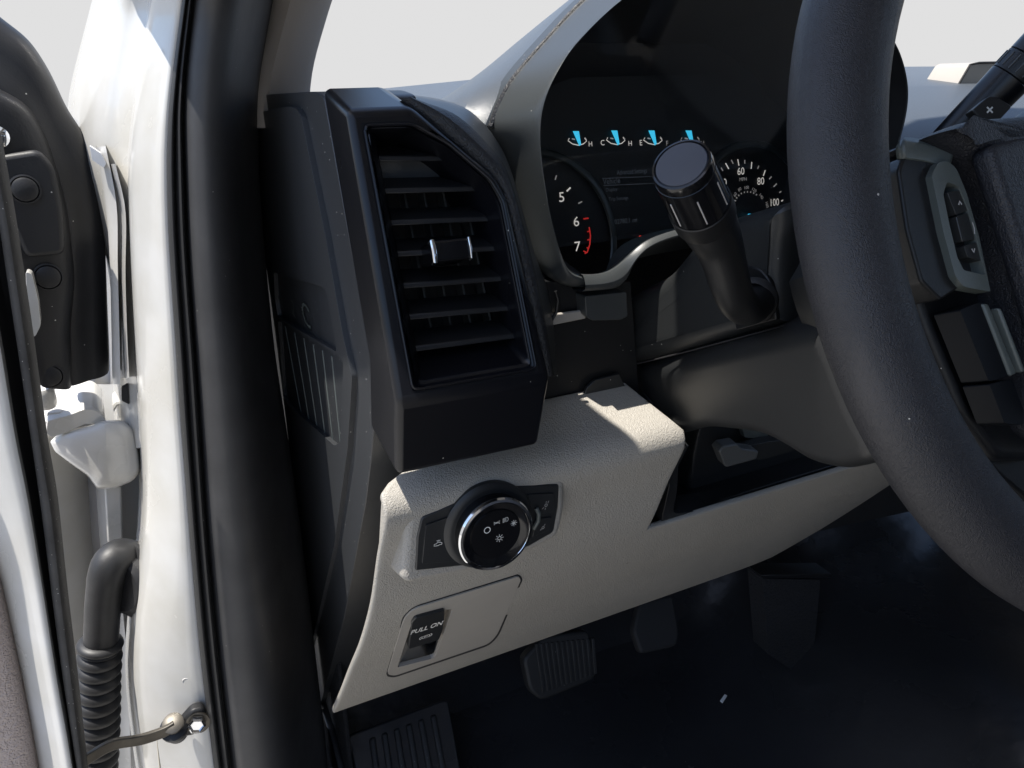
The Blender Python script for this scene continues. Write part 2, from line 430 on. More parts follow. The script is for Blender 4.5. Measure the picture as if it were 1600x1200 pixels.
for (y, z) in prof2:
    xa = xl(z); row = []
    xe = XN-.0 if z > .7 else XN-.02*min(1, (.70-z)/.1)*0
    if z > .735: xe = XN-(z-.735)*.9
    for j in range(NA+1): row.append(bm.verts.new((xa+(xe-xa)*j/NA, y, z)))
    if z <= ZN+1e-9:
        for j in range(1, NB+1):
            x = XN+(xright(z)-XN)*j/NB
            row.append(bm.verts.new((x, y+.25*max(0, x-.62)**1.6, z)))
    grid.append(row)
def to_px(p):
    d = Vector(p)-CAM; z = d.dot(FWD); return Vector((800+F_PX*d.dot(RT)/z, 600-F_PX*d.dot(CUP)/z))
HOLE = [(611, 1049), (637, 966), (648, 957), (712, 941), (724, 946), (694, 1028), (676, 1036)]
def inside(p, poly):
    c = False
    for (x0, y0), (x1, y1) in zip(poly, poly[1:]+poly[:1]):
        if (y0 > p[1]) != (y1 > p[1]) and p[0] < (x1-x0)*(p[1]-y0)/(y1-y0)+x0: c = not c
    return c
for r0, r1 in zip(grid, grid[1:]):
    for j in range(min(len(r0), len(r1))-1):
        if all(inside(to_px(v.co), HOLE) for v in (r0[j], r0[j+1], r1[j+1], r1[j])): continue
        bm.faces.new((r0[j], r0[j+1], r1[j+1], r1[j]))
lower = link('lower_panel', bm, 'beige_leather', dash, bev=.0025, seg=3, solid=-.006, soff=-1, ang=40, sharp=60)
lower['label'] = 'beige grained knee panel with rolled upper ledge'

# --- left end of the dash: base plate, raised inner plate, side vent
left_edge = [(397, 182), (404, 330), (417, 513), (430, 640), (444, 780), (459, 910), (476, 1052)]
E_out = rp([(396, 172, 3), (403, 152, 8), (420, 147, 8), (490, 143, 5), (506, 151, 6), (572, 520, 3), (587, 598, 6), (585, 650, 3), (579, 720, 3), (571, 785, 3), (537, 968, 3), (500, 1102, 3), (477, 1054, 3), (459, 910, 0), (444, 780, 0), (430, 640, 0), (417, 513, 0), (404, 330, 0)], 4)
endcap = prism('end_cap', [onX(x, y, XC+.006) for x, y in E_out], (.06, 0, 0), 'end_plastic', dash, bev=.003, seg=3)
vent_hole = rp([(434, 500), (527, 556), (536, 566), (533, 688), (523, 697), (450, 632), (443, 618)], 4)
E_in = rp([(401, 176, 2), (452, 166, 5), (464, 170, 5), (471, 184, 5), (508, 367, 0), (535, 520, 0), (550, 590, 6), (549, 604, 4), (543, 700, 0), (522, 853, 0), (478, 1047, 3), (461, 910, 0), (446, 780, 0), (432, 640, 0), (419, 513, 0), (407, 330, 0)], 4)
badge_hole = rp([(427, 425), (503, 448), (511, 458), (526, 550), (434, 496), (430, 470)], 4)
XI = XC+.002
cap_in = plate('end_cap_cover', [onX(x, y, XI) for x, y in E_in], [[onX(x, y, XI) for x, y in vent_hole], [onX(x, y, XI) for x, y in badge_hole]], (.010, 0, 0), 'end_plastic', dash, bev=.0016, seg=3)
# recessed badge with raised letters
badge = prism('badge_plate', [onX(x, y, XI+.0045) for x, y in rp([(424, 420), (506, 444), (516, 456), (531, 560), (434, 503), (428, 470)], 4)], (.006, 0, 0), 'end_plastic', cap_in, bev=.002)
fb = Fr(onX(470, 475, XI+.004), (0, -1, 0), (0, 0, 1))
for q, (ch, px_, py_, hh) in enumerate((('2', 441, 469, .010), ('2', 460, 481, .012), ('C', 480, 491, .016))):
    text('embossed_letter', ch, fb, fb.px(px_, py_), hh*1.25, 'switch_grey', badge, w=.0012, xs=1.7)
# side vent: dark pocket with six upright slats
prism('vent_pocket', [onX(x, y, XI+.0095) for x, y in vent_hole], (.02, 0, 0), 'black_matt', cap_in, bev=0)
for k in range(6):
    xt, yt = 448+k*14.5, 514+k*9.3
    xb, yb = 470+k*12.5, 647+k*11.5
    a, b = onX(xt-3, yt-4, XI+.0035), onX(xb, yb, XI+.0035)
    d = Vector((0, .0011, 0))
    prism('slat', [a-d, a+d, b+d, b-d], (.006, 0, 0), 'switch_grey', cap_in, bev=.0003)
# kick panel below the end cap
kick = prism('kick_panel', [onX(x, y, XC+.004) for x, y in [(428, 1078), (476, 1058), (500, 1104), (512, 1140), (560, 1330), (470, 1400), (436, 1140)]], (.01, 0, 0), 'black_plastic', dash, bev=.002)
prism('kick_panel_lip', [onX(x, y, XC+.001) for x, y in [(431, 1137), (497, 1101), (503, 1108), (436, 1146)]], (.004, 0, 0), 'black_plastic', kick, bev=.001)
prism('kick_panel_joint', [onX(x, y, XC+.0035) for x, y in [(425, 1074), (474, 1056), (475, 1060), (426, 1079)]], (.004, 0, 0), 'grey_trim', kick, bev=.0006)

box('side_wall', (.128, .72, .05), (.134, 1.02, .70), 'carpet', dash)  # added to stop sun leaking onto the footwell floor
# --- dash top behind the pods
dt = []
for q, (y, z) in enumerate(((.455, .945), (.465, .964), (.48, .968), (.66, .972), (.80, .978), (1.0, .986), (1.05, .95))):
    r_ = []
    for j in range(41):
        x = .122+1.40*j/40; inside = .215 < x
        if x > .635 and q < 4:
            r_.append(Vector((x, (.55, .57, .60, .68)[q], (.90, .922, .938, .968)[q]))); continue
        r_.append(Vector((x, max(y, .635+.004*q) if inside else y, z-.03*(inside and q < 2)-.030*(1-min(1, max(0, (x-.2)/.4)))*min(1, max(.4, (y-.46)/.3)))))
    dt.append(r_)
top = loft('dash_top', dt, 'brow_vinyl', dash, solid=.01, soff=-1)

fr_rows = []
for y, z in ((.575, .915), (.56, .90), (.555, .86), (.55, .78), (.55, .70), (.58, .60), (.62, .50), (.63, .46)):
    fr_rows.append([Vector((.625+.9*j/12, y, z)) for j in range(13)])
loft('dash_front', fr_rows, 'black_plastic', dash, solid=.01, soff=-1)  # added to close a gap that let sun onto the floor
# --- bolster between vent pod and instrument hood
pod_e = [(630, 158), (690, 205), (777, 280), (793, 307), (818, 410), (843, 520), (858, 590)]
str_e = [(648, 156), (712, 178), (770, 234), (795, 272), (828, 390), (852, 500), (866, 590)]
hood_e = [(655, 153), (726, 165), (772, 205), (800, 262), (838, 395), (866, 470), (874, 590)]
n_ = 22
c1 = [onY(p.x, p.y, .440-.055*i/(n_-1)) for i, p in enumerate(cr(pod_e, n_))]
c1b = [p+Vector((-.004, .03, -.004)) for p in c1]
c2 = [onY(p.x, p.y, .452-.05*i/(n_-1)) for i, p in enumerate(cr(str_e, n_))]
c3 = [onY(p.x, p.y, .485-.005*i/(n_-1)) for i, p in enumerate(cr(hood_e, n_))]
mid = [(a+b)/2+Vector((0, -.004, .003)) for a, b in zip(c1, c2)]
mid2 = [(a+b)/2+Vector((0, .002, .002)) for a, b in zip(c2, c3)]
loft('bolster', [c1b, c1, mid, c2], 'black_leather', dash, sub=1)
loft('bolster_corner', [c2, mid2, c3, [p+Vector((.01, .05, 0)) for p in c3]], 'grey_trim', dash, sub=1)

# --- instrument hood
XM = .421
def mir(pts): return pts+[Vector((2*XM-p.x, p.y, p.z)) for p in reversed(pts)]
YL = .46
Cc = cr([onY(x, y, YL) for x, y in [(911, 429), (893, 424), (882, 412), (863, 350), (848, 262), (844, 203), (852, 154), (875, 105), (905, 63), (971, 0), (1050, -48)]], 40)
Oo_px = cr([(912, 452), (885, 450), (866, 440), (851, 421), (835, 372), (817, 318), (795, 260), (772, 214), (766, 195), (778, 163), (800, 124), (850, 66), (912, 0), (985, -62)], 40)
Oo = []
for i, p in enumerate(Oo_px):
    f = min(1, max(0, (i-2)/14)); Oo.append(onY(p.x, p.y, .462+.045*f))
Cc, Oo = mir(Cc), mir(Oo)
for i in range(40, 80):
    f = min(1, (i-40)/16); Oo[i] = Oo[i].lerp(Cc[i]+Vector((.006, .03, .002)), f)
lip = [c+(o-c)*.16+Vector((0, -.007, 0)) for c, o in zip(Cc, Oo)]
lip2 = [c+(o-c)*.38+Vector((0, -.006, 0)) for c, o in zip(Cc, Oo)]
mid = [c+(o-c)*.7+Vector((0, -.0025, 0)) for c, o in zip(Cc, Oo)]
Oin = [o+Vector((0, .02, 0))+(c-o)*.1 for c, o in zip(Cc, Oo)]
loft('instrument_hood', [Oin, Oo, mid, lip2, lip, Cc], 'grey_trim', dash, sub=1, sharp=80)
cen = Vector((XM, .60, .93))
Dd = [Vector((XM+(c.x-XM)*.975, .50, .93+(c.z-.93)*.95)) for c in Cc]; De = [Vector((XM+(c.x-XM)*.92, .60, .93+(c.z-.93)*(.66 if c.z > .93 else .93))) for c in Cc]
loft('hood_tunnel', [[c+Vector((0, .0005, 0)) for c in Cc], Dd, De], 'black_matt', dash)
prism('hood_back', [Vector((XM+(d.x-XM)*1.06, d.y-.001, .93+(d.z-.93)*1.08)) for d in De], (0, .004, 0), 'black_matt', dash, bev=0)
# leather brow outside the seam
Bs = cr([onY(x, y, .509) for x, y in [(764, 199), (778, 163), (800, 124), (850, 66), (912, 0), (985, -62)]], 24)
As = cr([onY(x, y, Y) for x, y, Y in [(688, 154, .56), (722, 134, .60), (780, 93, .63), (840, 43, .64), (895, -2, .64), (965, -58, .64)]], 24)
Ms = [(a+b)/2+Vector((-.004, -.01, .004)) for a, b in zip(As, Bs)]
Bs_, As_, Ms_ = mir(Bs)[:30], mir(As)[:30], mir(Ms)[:30]
loft('hood_brow', [[b+Vector((.004, .003, -.003)) for b in Bs_], Bs_, Ms_, As_, [a+Vector((.03, .10, -.01)) for a in As_]], 'brow_vinyl', dash, sub=1)
tube('seam_welt', [b+Vector((.0008, -.0015, 0)) for b in Bs_], .0026, 'black_leather', dash, n=10)
# --- bridge trim under the instruments, over the column
br_top = [(911, 427), (935, 427), (953, 422), (968, 411), (984, 396), (1007, 376), (1036, 364), (1064, 356), (1120, 346), (1180, 338), (1260, 326), (1380, 318)]
br_bot = [(914, 461), (950, 458), (978, 455), (980, 440), (986, 424), (998, 404), (1022, 387), (1070, 372), (1120, 364), (1180, 356), (1260, 346), (1380, 340)]
bt = cr([onY(x, y, .453) for x, y in br_top], 34); bb = cr([onY(x, y, .449) for x, y in br_bot], 34)
loft('column_bridge', [[p+Vector((0, .04, -.03)) for p in bt], [p+Vector((0, .006, -.001)) for p in bt], bt, [(a+b)/2+Vector((0, -.003, 0)) for a, b in zip(bt, bb)], bb, [p+Vector((0, .03, 0)) for p in bb]], 'grey_trim', dash, sub=1)
prism('bridge_end', [onY(x, y, .456) for x, y in rp([(914, 463), (979, 456), (981, 494), (970, 500), (925, 501), (916, 494)], 3)], (0, .05, 0), 'grey_trim', dash, bev=.002)
# dark pocket behind the pod, under the hood
prism('pocket_wall', [onY(x, y, .4690) for x, y in [(836, 440), (985, 440), (1000, 640), (836, 680)]], (0, .01, 0), 'black_plastic', dash, bev=0)
prism('pocket_strip', [onY(x, y, .464) for x, y in [(846, 494), (915, 484), (916, 498), (848, 512)]], (0, .003, 0), 'beige_smooth', dash, bev=.001)
tube('pocket_seam', [onY(x, y, .461) for x, y in [(868, 455), (872, 470), (869, 488), (862, 500), (848, 508)]], .0012, 'black_plastic', dash, n=8)
prism('pocket_wall_quarter', [onY(x, y, .464) for x, y in [(905, 640), (917, 606), (930, 594), (968, 584), (980, 610)]], (0, .003, 0), 'column_plastic', dash, bev=.0005)  # upright grey quarter-disc plate on the pocket wall

# --- cubby right of the ledge
prism('cubby_back', [onY(x, y, .66) for x, y in [(960, 600), (1600, 560), (1600, 760), (960, 900)]], (0, .01, 0), 'black_matt', dash, bev=0)
prism('cubby_wall', [Vector((XN+.002, y, z)) for y, z in [(.418, .72), (.62, .80), (.66, .56), (.485, .565)]], (.004, 0, 0), 'black_plastic', dash, bev=.001)
prism('cubby_floor', [Vector(p) for p in [(XN, .470, ZN-.006), (.80, .475, ZN-.006), (.80, .66, ZN-.03), (XN, .66, ZN-.03)]], (0, 0, -.004), 'black_plastic', dash, bev=.001)
prism('cubby_tray', [onL(x, y, -.004) for x, y in rp([(1033, 818, 6), (1046, 758, 6), (1050, 724, 4), (1060, 728, 4), (1058, 770, 10), (1050, 804, 12), (1120, 794, 6), (1240, 766, 6), (1300, 744, 4), (1304, 756, 4), (1250, 778, 6), (1120, 808, 6)], 6)], (0, .03, 0), 'black_plastic', dash, bev=.0015)
YB = .505
bkt = cr([(1078, 770), (1080, 735), (1085, 700), (1092, 665), (1100, 650), (1180, 648), (1250, 655), (1340, 700), (1345, 726), (1310, 728), (1270, 730), (1230, 728), (1205, 735), (1180, 752), (1150, 768), (1120, 776), (1090, 777)], 46, True)
prism('cubby_bracket', [onY(p.x, p.y, YB) for p in bkt], (0, .06, .0), 'column_lower', dash, bev=.004, seg=3)
tube('cubby_rib', [onY(x, y, YB-.004) for x, y in [(1098, 655), (1090, 680), (1084, 710), (1081, 740)]], .0016, 'column_plastic', dash, n=8)

# ================================================================== air vent pod
PA, PB, PCh = onX(542, 173, XC), onX(620, 632, XC), onX(620, 745, XC)
vent = thing('air_vent', 'tall black rectangular air vent with satin bezel and horizontal slats', 'air vent', PCh)
nP = Vector((1, 0, 0)).cross(PA-PB).normalized()      # towards the driver
fp = Fr(PB, (1, 0, 0), PA-PB)
FOLD_R = onP(861, 592, PB, fp.n)
upper = [Vector(p) for p in ((542, 172), (644, 168), (777, 280), (794, 310))]
U = [fp.px(p.x, p.y) for p in upper]+[FOLD_R, PB]
hole_px = rp([(577, 203, 5), (643, 201, 8), (700, 232, 8), (762, 286, 8), (780, 318, 10), (830, 572, 9), (652, 602, 9)], 5)
H = [fp.px(x, y) for x, y in ((577, 203), (643, 201), (700, 232), (762, 286), (780, 318), (830, 572), (652, 602))]
bm = bmesh.new(); es = []
uv_ = [bm.verts.new(p) for p in U]; hv = [bm.verts.new(p) for p in H]
for lp in (uv_, hv): es += [bm.edges.new((lp[i], lp[(i+1) % len(lp)])) for i in range(len(lp))]
bmesh.ops.triangle_fill(bm, edges=es, use_beauty=True)
CH_R = onY(842, 697, PCh.y)
cl, crr = bm.verts.new(PCh), bm.verts.new(CH_R)
bm.faces.new((uv_[-1], uv_[-2], crr, cl))
r_ = bmesh.ops.extrude_face_region(bm, geom=bm.faces[:])
bmesh.ops.translate(bm, verts=[v for v in r_['geom'] if isinstance(v, bmesh.types.BMVert)], vec=Vector((0, .052, .010)))
link('bezel', bm, 'black_satin', vent, bev=.0042, seg=4, ang=20, sharp=30)
# inset frame: outer line just inside the bezel, sloping in to the louvre opening
fo = hole_px
fi = rp([(586, 214, 4), (634, 211, 6), (683, 240, 8), (741, 291, 8), (760, 322, 10), (812, 553, 6), (657, 580, 6)], 5)
r0 = [fp.px(p.x, p.y, .0002) for p in fo]; r0b = [fp.px(p.x, p.y, -.004) for p in fo]
cH = sum(r0, Vector())/len(r0)
r0 = [p+(p-cH)*.012 for p in r0]
r0b = [p+(cH-p)*.02 for p in r0b]
r1 = [fp.px(p.x, p.y, -.014) for p in fi]; r2 = [p-fp.n*.045 for p in r1]
bm = bmesh.new()
fr_ = loft('inset_frame', [r0+[r0[0]], r0b+[r0b[0]], r1+[r1[0]], r2+[r2[0]]], 'black_satin', vent, sharp=50)
tube('frame_bead', [fp.px(p.x, p.y, .0006) for p in rp([(570, 196, 8), (647, 194, 12), (702, 226, 8), (766, 281, 8), (786, 314, 10), (838, 576, 10), (645, 609, 10)], 6, 5)+[Vector((570, 204))]], .0009, 'black_satin', vent, n=8)
prism('duct_back', [p-fp.n*.001 for p in r2], tuple(-fp.n*.004), 'black_matt', vent, bev=0)
SL = [(585, 690, 248, 248), (595, 747, 299, 295), (604, 769, 349, 342), (614, 780, 398, 388), (624, 791, 448, 435), (634, 803, 497, 481), (643, 812, 547, 524)]
for i, (xa, xb, ya, yb) in enumerate(SL):
    a, b = fp.px(xa-4, ya, -.017), fp.px(xb+3, yb, -.017)
    t = Vector((0, .022, .0035)); th = fp.ey*.0034
    o = prism('slat', [a-th*.5, a+th*.5, a+t+th*.35, a+t-th*.35], b-a, 'vane_black', vent, bev=.0008)
for k in range(6):
    x0 = 618+k*31
    a = fp.px(592+k*30, 250, -.042); b = fp.px(648+k*32, 545, -.042)
    if k > 3: a = fp.px(592+k*30+8*(k-3), 250+(k-3)*26, -.042)
    d = Vector((.0007, 0, 0)); t = Vector((0, .012, 0))
    prism('vane', [a-d, a+d, b+d, b-d], t, 'grey_trim', vent, bev=.0002)
tube('vane_pivot', [fp.px(733, 310, -.040), fp.px(780, 470, -.040)], .0016, 'vane_black', vent, n=8)
# thumb tab
ka = fp.px(672, 396, -.010)
k0, k1 = fp.uv(fp.px(671, 394, -.004)), fp.uv(fp.px(733, 389, -.004))
tabpts = rp([(k0[0], -.0062, .002), (k1[0], -.0062, .002), (k1[0], .0062, .003), (k0[0], .0062, .003)], .003)
vm = (k0[1]+k1[1])/2
tab = prism('thumb_tab', [fp.p(p.x, vm+p.y, -.001) for p in tabpts], tuple(fp.n*-.024), 'black_gloss', vent, bev=.0016, seg=3)
for u0_, rc_ in ((k0[0]+.0014, .0015), (k1[0]-.0006, .0007)):
    rg = rp([(-.0095, -.001), (-.0095, .010), (.0095, .010), (.0095, -.001)], .003)
    tube('chrome_edge', [fp.p(u0_, vm-.0064, -.004), fp.p(u0_, vm-.0058, -.0004), fp.p(u0_, vm, .0002), fp.p(u0_, vm+.0058, -.0004), fp.p(u0_, vm+.0064, -.005)], rc_, 'chrome', tab, n=10)
prism('tab_mark', [fp.p(u, vm+.0064, w) for u, w in ((k1[0]-.012, -.010), (k1[0]-.004, -.010), (k1[0]-.004, -.0115), (k1[0]-.012, -.0115))], tuple(fp.ey*.0004), 'ink_white', tab, bev=0)

# ================================================================== headlight switch
ey_ = Vector((0, -(.450-.431), .682-.630)).normalized()
S0 = onL(765, 835)+Vector((0, -.011, 0))
fs = Fr(S0, (1, 0, 0), (0, .03, 1))
pad_px = rp([(636, 818, 10), (646, 802, 14), (742, 762, 14), (796, 749, 14), (883, 746, 12), (882, 800, 12), (872, 840, 14), (826, 864, 10), (730, 895, 10), (640, 912, 10), (630, 906, 10)], 10, 5)
sw = thing('headlight_switch', 'black headlight switch panel with round chrome-ringed knob', 'switch', S0)
pad = prism('switch_surround', [fs.px(p.x, p.y, .007) for p in pad_px], (0, .042, -.002), 'beige_leather', dash, bev=.0042, seg=4, taper=1.10)
pl_px = [(649, 892, 3), (652, 838, 3), (659, 809, 5), (700, 791, 0), (742, 773, 0), (795, 760, 0), (874, 757, 5), (872, 792, 0), (865, 832, 6), (826, 854, 3), (725, 884, 2)]
plt_ = prism('switch_plate', [fs.px(p.x, p.y, .0082) for p in rp(pl_px, 3)], tuple(fs.n*-.004), 'button_black', sw, bev=.001)
bl = rp([(660, 881), (666, 821), (718, 802), (698, 833), (697, 856), (712, 877)], 2)
b1 = prism('cargo_lamp_button', [fs.px(p.x, p.y, .0095) for p in bl], tuple(fs.n*-.003), 'button_black', sw, bev=.0006)
brt = rp([(824, 773), (866, 771), (864, 800), (840, 804), (838, 795), (830, 792)], 2)
b2 = prism('dimmer_button', [fs.px(p.x, p.y, .0095) for p in brt], tuple(fs.n*-.003), 'button_black', sw, bev=.0006)
brt2 = rp([(838, 812), (862, 808), (858, 828), (832, 840)], 2)
b3 = prism('dimmer_button', [fs.px(p.x, p.y, .0095) for p in brt2], tuple(fs.n*-.003), 'button_black', sw, bev=.0006)
tube('dimmer_wheel', [fs.px(838, 794, .0105), fs.px(842, 803, .012), fs.px(841, 814, .012), fs.px(834, 826, .0105)], .0016, 'switch_grey', sw, n=8)
KH = .024
kc = fs.px(777, 837, KH)
R_ = .0272
kb = kc-fs.n*KH
lathe('knob_collar', kb, fs.n, [(R_+.006, .006), (R_+.006, .0095), (R_+.0035, .0115), (R_+.001, .0118), (R_-.002, .012)], 'button_black', sw, n=56)
knob = lathe('knob', kb, fs.n, [(R_-.0015, .008), (R_-.0005, .020), (R_-.002, .0225), (R_-.003, .0235), (R_-.0065, .0225), (R_-.0085, .0215), (R_-.0088, .0222), (0, .0222)], 'black_gloss', sw, n=64)
lathe('chrome_ring', kb, fs.n, [(R_-.0020, .0206), (R_+.0002, .0208), (R_+.0005, .0222), (R_-.0004, .0236), (R_-.0022, .0238), (R_-.0026, .0230)], 'chrome', knob, n=72)
fk = Fr(kb+fs.n*.0224, fs.ex, fs.ey)
strokes('off_mark', fk, fk.px(761, 828), [circ(1)], .0006, 'ink_white', knob, sc=.0022)
strokes('parking_lamp_mark', fk, fk.px(776, 816.5), [circ(.32, 10, -.45), circ(.32, 10, .45)]+[[(s*1.0, v*.5), (s*1.6, v*.8)] for s in (-1, 1) for v in (-1, 0, 1)], .00030, 'ink_white', knob, sc=.0014)
strokes('headlamp_mark', fk, fk.px(790, 811.5), [[(0, -1), (0, 1), (.7, .9), (1.1, .4), (1.1, -.4), (.7, -.9), (0, -1)]]+[[(-.4, v), (-1.5, v-.15)] for v in (.8, .25, -.3, -.85)], .00034, 'ink_white', knob, sc=.0016)
sun_l = lambda r0, r1: [[(r0*math.cos(a), r0*math.sin(a)), (r1*math.cos(a), r1*math.sin(a))] for a in [i*math.pi/4 for i in range(8)]]
strokes('auto_lamp_mark', fk, fk.px(802.5, 817), [circ(.55, 12), circ(.2, 8)]+sun_l(.85, 1.4), .00036, 'ink_white', knob, sc=.0017)
strokes('lamp_mark', fk, fk.px(780, 840.5), [circ(.6, 12)]+sun_l(.9, 1.4), .0004, 'ink_white', knob, sc=.0022)
fbn = Fr(S0+fs.n*.0096, fs.ex, fs.ey)
strokes('cargo_mark', fbn, fbn.px(684, 849), [[(-1.6, -.6), (-1.5, .1), (-.6, .1), (-.1, .6), (.9, .4), (1.6, -.1), (1.5, -.7), (.7, -.6), (.2, -.8), (-.6, -.8), (-1.6, -.6)], [(.3, .9), (.3, 1.5)], [(0, 1.0), (-.4, 1.5)], [(.6, 1.0), (1.0, 1.4)]], .0004, 'ink_white', b1, sc=.0018)
strokes('dim_up_mark', fbn, fbn.px(852, 790), [circ(.5, 10, .2, .2), [(-.6, -.4), (-1.4, -.9)], [(0, -.8), (-.2, -1.5)], [(.9, .9), (1.3, 1.6)], [(.2, 1.1), (.3, 1.7)]], .00035, 'ink_grey', b2, sc=.0021)
strokes('dim_down_mark', fbn, fbn.px(848, 824), [circ(.5, 10, 0, 0), [(-.6, -.4), (-1.2, -.8)], [(.5, .7), (.9, 1.3)]], .00035, 'ink_grey', b3, sc=.0020)

# ================================================================== parking brake release panel
PB0 = onL(700, 975); q1, q2 = onL(640, 960), onL(615, 1052)
ey2 = Vector((0, q1.y-q2.y, q1.z-q2.z)).normalized()
fq = Fr(PB0, (1, 0, 0), ey2)
pb = thing('parking_brake_panel', 'smooth beige panel with black parking brake pull handle at knee height', 'panel', PB0)
out_px = rp([(605, 1054, 6), (632, 965, 14), (648, 951, 14), (810, 901, 7), (814, 906, 6), (777, 992, 12), (764, 1006, 12), (617, 1056, 8)], 6)
gap_px = rp([(602.5, 1057, 7), (630, 963, 15), (647, 948.5, 15), (811, 898, 8), (817, 905, 7), (779, 994, 13), (765, 1008.5, 13), (616, 1059, 9)], 6)
pock = rp([(621, 1043, 2), (643.5, 973, 6), (652, 966, 6), (694, 953.5, 3), (707, 951.5, 4), (680, 1027, 5), (672, 1030, 4)], 4)
WQ = .0022
pnl = plate('cover', [onL(p.x, p.y, .0022) for p in out_px], [[onL(p.x, p.y, .0022) for p in pock]], tuple(fq.n*-.004), 'beige_smooth', pb, bev=.0010, seg=3)
gapo = plate('panel_gap', [onL(p.x, p.y, .0009) for p in gap_px], [[onL(p.x, p.y, .0009) for p in pock]], tuple(fq.n*-.002), 'black_matt', pb, bev=0)
pc = [onL(p.x, p.y, .0012) for p in pock]
fl_px = rp([(646, 994, 2), (650, 968, 4), (656, 962, 4), (690, 950, 3), (700, 948, 3), (678, 1006, 4), (668, 1008, 4)], 4)
pf = [fq.px(p.x, p.y, -.024) for p in fl_px]
ctr = sum(pf, Vector())/len(pf)
loft('pocket', [pc+[pc[0]], pf+[pf[0]], [ctr]*(len(pf)+1)], 'beige_smooth', pb, sharp=60)
hd_px = [(638, 1015), (643.5, 973), (649, 966.5), (695, 953.5), (694, 972), (691, 988), (686, 1000)]
hdl = prism('pull_handle', [fq.px(p.x, p.y, .0026) for p in rp(hd_px, 3)], tuple(fq.n*-.012), 'button_black', pb, bev=.0014, seg=3)
WQ = .0026
fh = Fr(fq.o+fq.n*(WQ+.0007), fq.ex, fq.ey)
text('lettering', 'PULL ON', fh, fh.px(667, 980), .0105, 'ink_white', hdl, xs=.47, rot=.0, bold=.012)
strokes('brake_mark', fh, fh.px(665, 994), [circ(1, 18), arc(0, 0, 1.5, 130, 230, 8), arc(0, 0, 1.5, -50, 50, 8), [(-.25, -.55), (-.25, .55), (.25, .5), (.4, .25), (.2, 0), (-.25, -.05)]], .0007, 'ink_white', hdl, sc=.0036)

# ================================================================== instrument cluster
clu = thing('instrument_cluster', 'black instrument cluster with blue needles and white numerals', 'gauge', (XM, .57, .85))
fc = Fr((XM, .56, .90), (1, 0, 0), (0, .20, .98))
prism('cluster_face', [fc.p(XM+(c.x-XM)*.96-fc.o.x, ((c.z-.90)*.62 if c.z > .90 else (c.z-.90))*.98-.004, -.001) for c in Cc[::2]], tuple(fc.n*-.004), 'cluster_face', clu, bev=0)
def gt(name, body, x, y, hpx, m='gauge_white', xs=1.0, rot=0):
    c = fc.px(x, y); d = (c-CAM).dot(FWD)
    return text(name, body, fc, c, hpx*d/F_PX*1.05, m, clu, w=.0006, xs=xs, rot=rot)
def gl_(name, pts, wpx, m):
    c = fc.px(*pts[0]); d = (c-CAM).dot(FWD); o = fc.uv(c)
    L_ = [tuple(Vector(fc.uv(fc.px(*p)))-Vector(o)) for p in pts]
    return strokes(name, fc, c, [L_], wpx*d/F_PX, m, clu, w=.0006)
# tachometer
gt('numeral', '5', 877, 308, 14, xs=1.1); gt('numeral', '6', 900, 346, 14, xs=1.1); gt('numeral', '7', 902, 385, 14, xs=1.1)
gl_('tick', [(867, 281), (869, 274)], 2.0, 'gauge_mid'); gl_('tick', [(885, 299), (891, 293)], 2.6, 'gauge_white')
gl_('tick', [(903, 318), (909, 315)], 2.0, 'gauge_mid'); gl_('tick', [(911, 342), (919, 341)], 2.2, 'gauge_red')
gl_('redline', [(920, 355), (922, 368), (921, 382), (917, 394), (913, 396)], 2.2, 'gauge_red')
for p in ([(917, 362), (922, 361)], [(917, 375), (922, 374)], [(916, 387), (920, 388)], [(911, 392), (917, 395)]): gl_('tick', p, 2, 'gauge_red')
# dark rings round the two big dials
tc_ = fc.uv(fc.px(840, 400)); 
for nm, cpx, rad in (('dial_ring', (838, 385), .075), ('dial_ring', (1172, 345), .070)):
    u0_, v0_ = fc.uv(fc.px(*cpx))
    tube(nm, [fc.p(u0_+rad*math.cos(a), v0_+rad*math.sin(a), .001) for a in [i*math.pi/24 for i in range(-14, 25)]], .0036, 'cluster_ring', clu, n=8, flat=.5)
# four small gauges
for gx, lab0, lab1, x0, x1, ny in ((901, '', 'H', 884, 922, 0), (961, 'C', 'H', 941, 984, -1), (1019, 'E', 'F', 1001, 1042, -1), (1077, '', 'H', 1060, 1097, -1)):
    gl_('arc_scale', [(gx-12, 216+ny), (gx-14, 220+ny), (gx-7, 225+ny), (gx+2, 227+ny), (gx+10, 225+ny), (gx+15, 220.5+ny), (gx+12, 216+ny)], 1.4, 'gauge_white' if gx < 1070 else 'gauge_mid')
    gl_('tick', [(gx+12, 215+ny), (gx+15, 219+ny)], 1.8, 'gauge_mid')
    if lab0: gt('letter', lab0, x0, 224+ny, 7.5)
    gt('letter', lab1, x1, 225+ny, 7, 'gauge_white' if gx < 1000 else 'gauge_mid')
    gl_('small_mark', [(gx-8, 217+ny), (gx-3, 218+ny)], 2, 'gauge_mid')
    # needle: a wedge
    q = [fc.px(gx-6, 205+ny, .0015), fc.px(gx+3, 205+ny, .0015), fc.px(gx+6.5, 226+ny, .0015), fc.px(gx+4.0, 228+ny, .0015)]
    prism('needle', q, tuple(fc.n*.0006), 'gauge_blue', clu, bev=0)
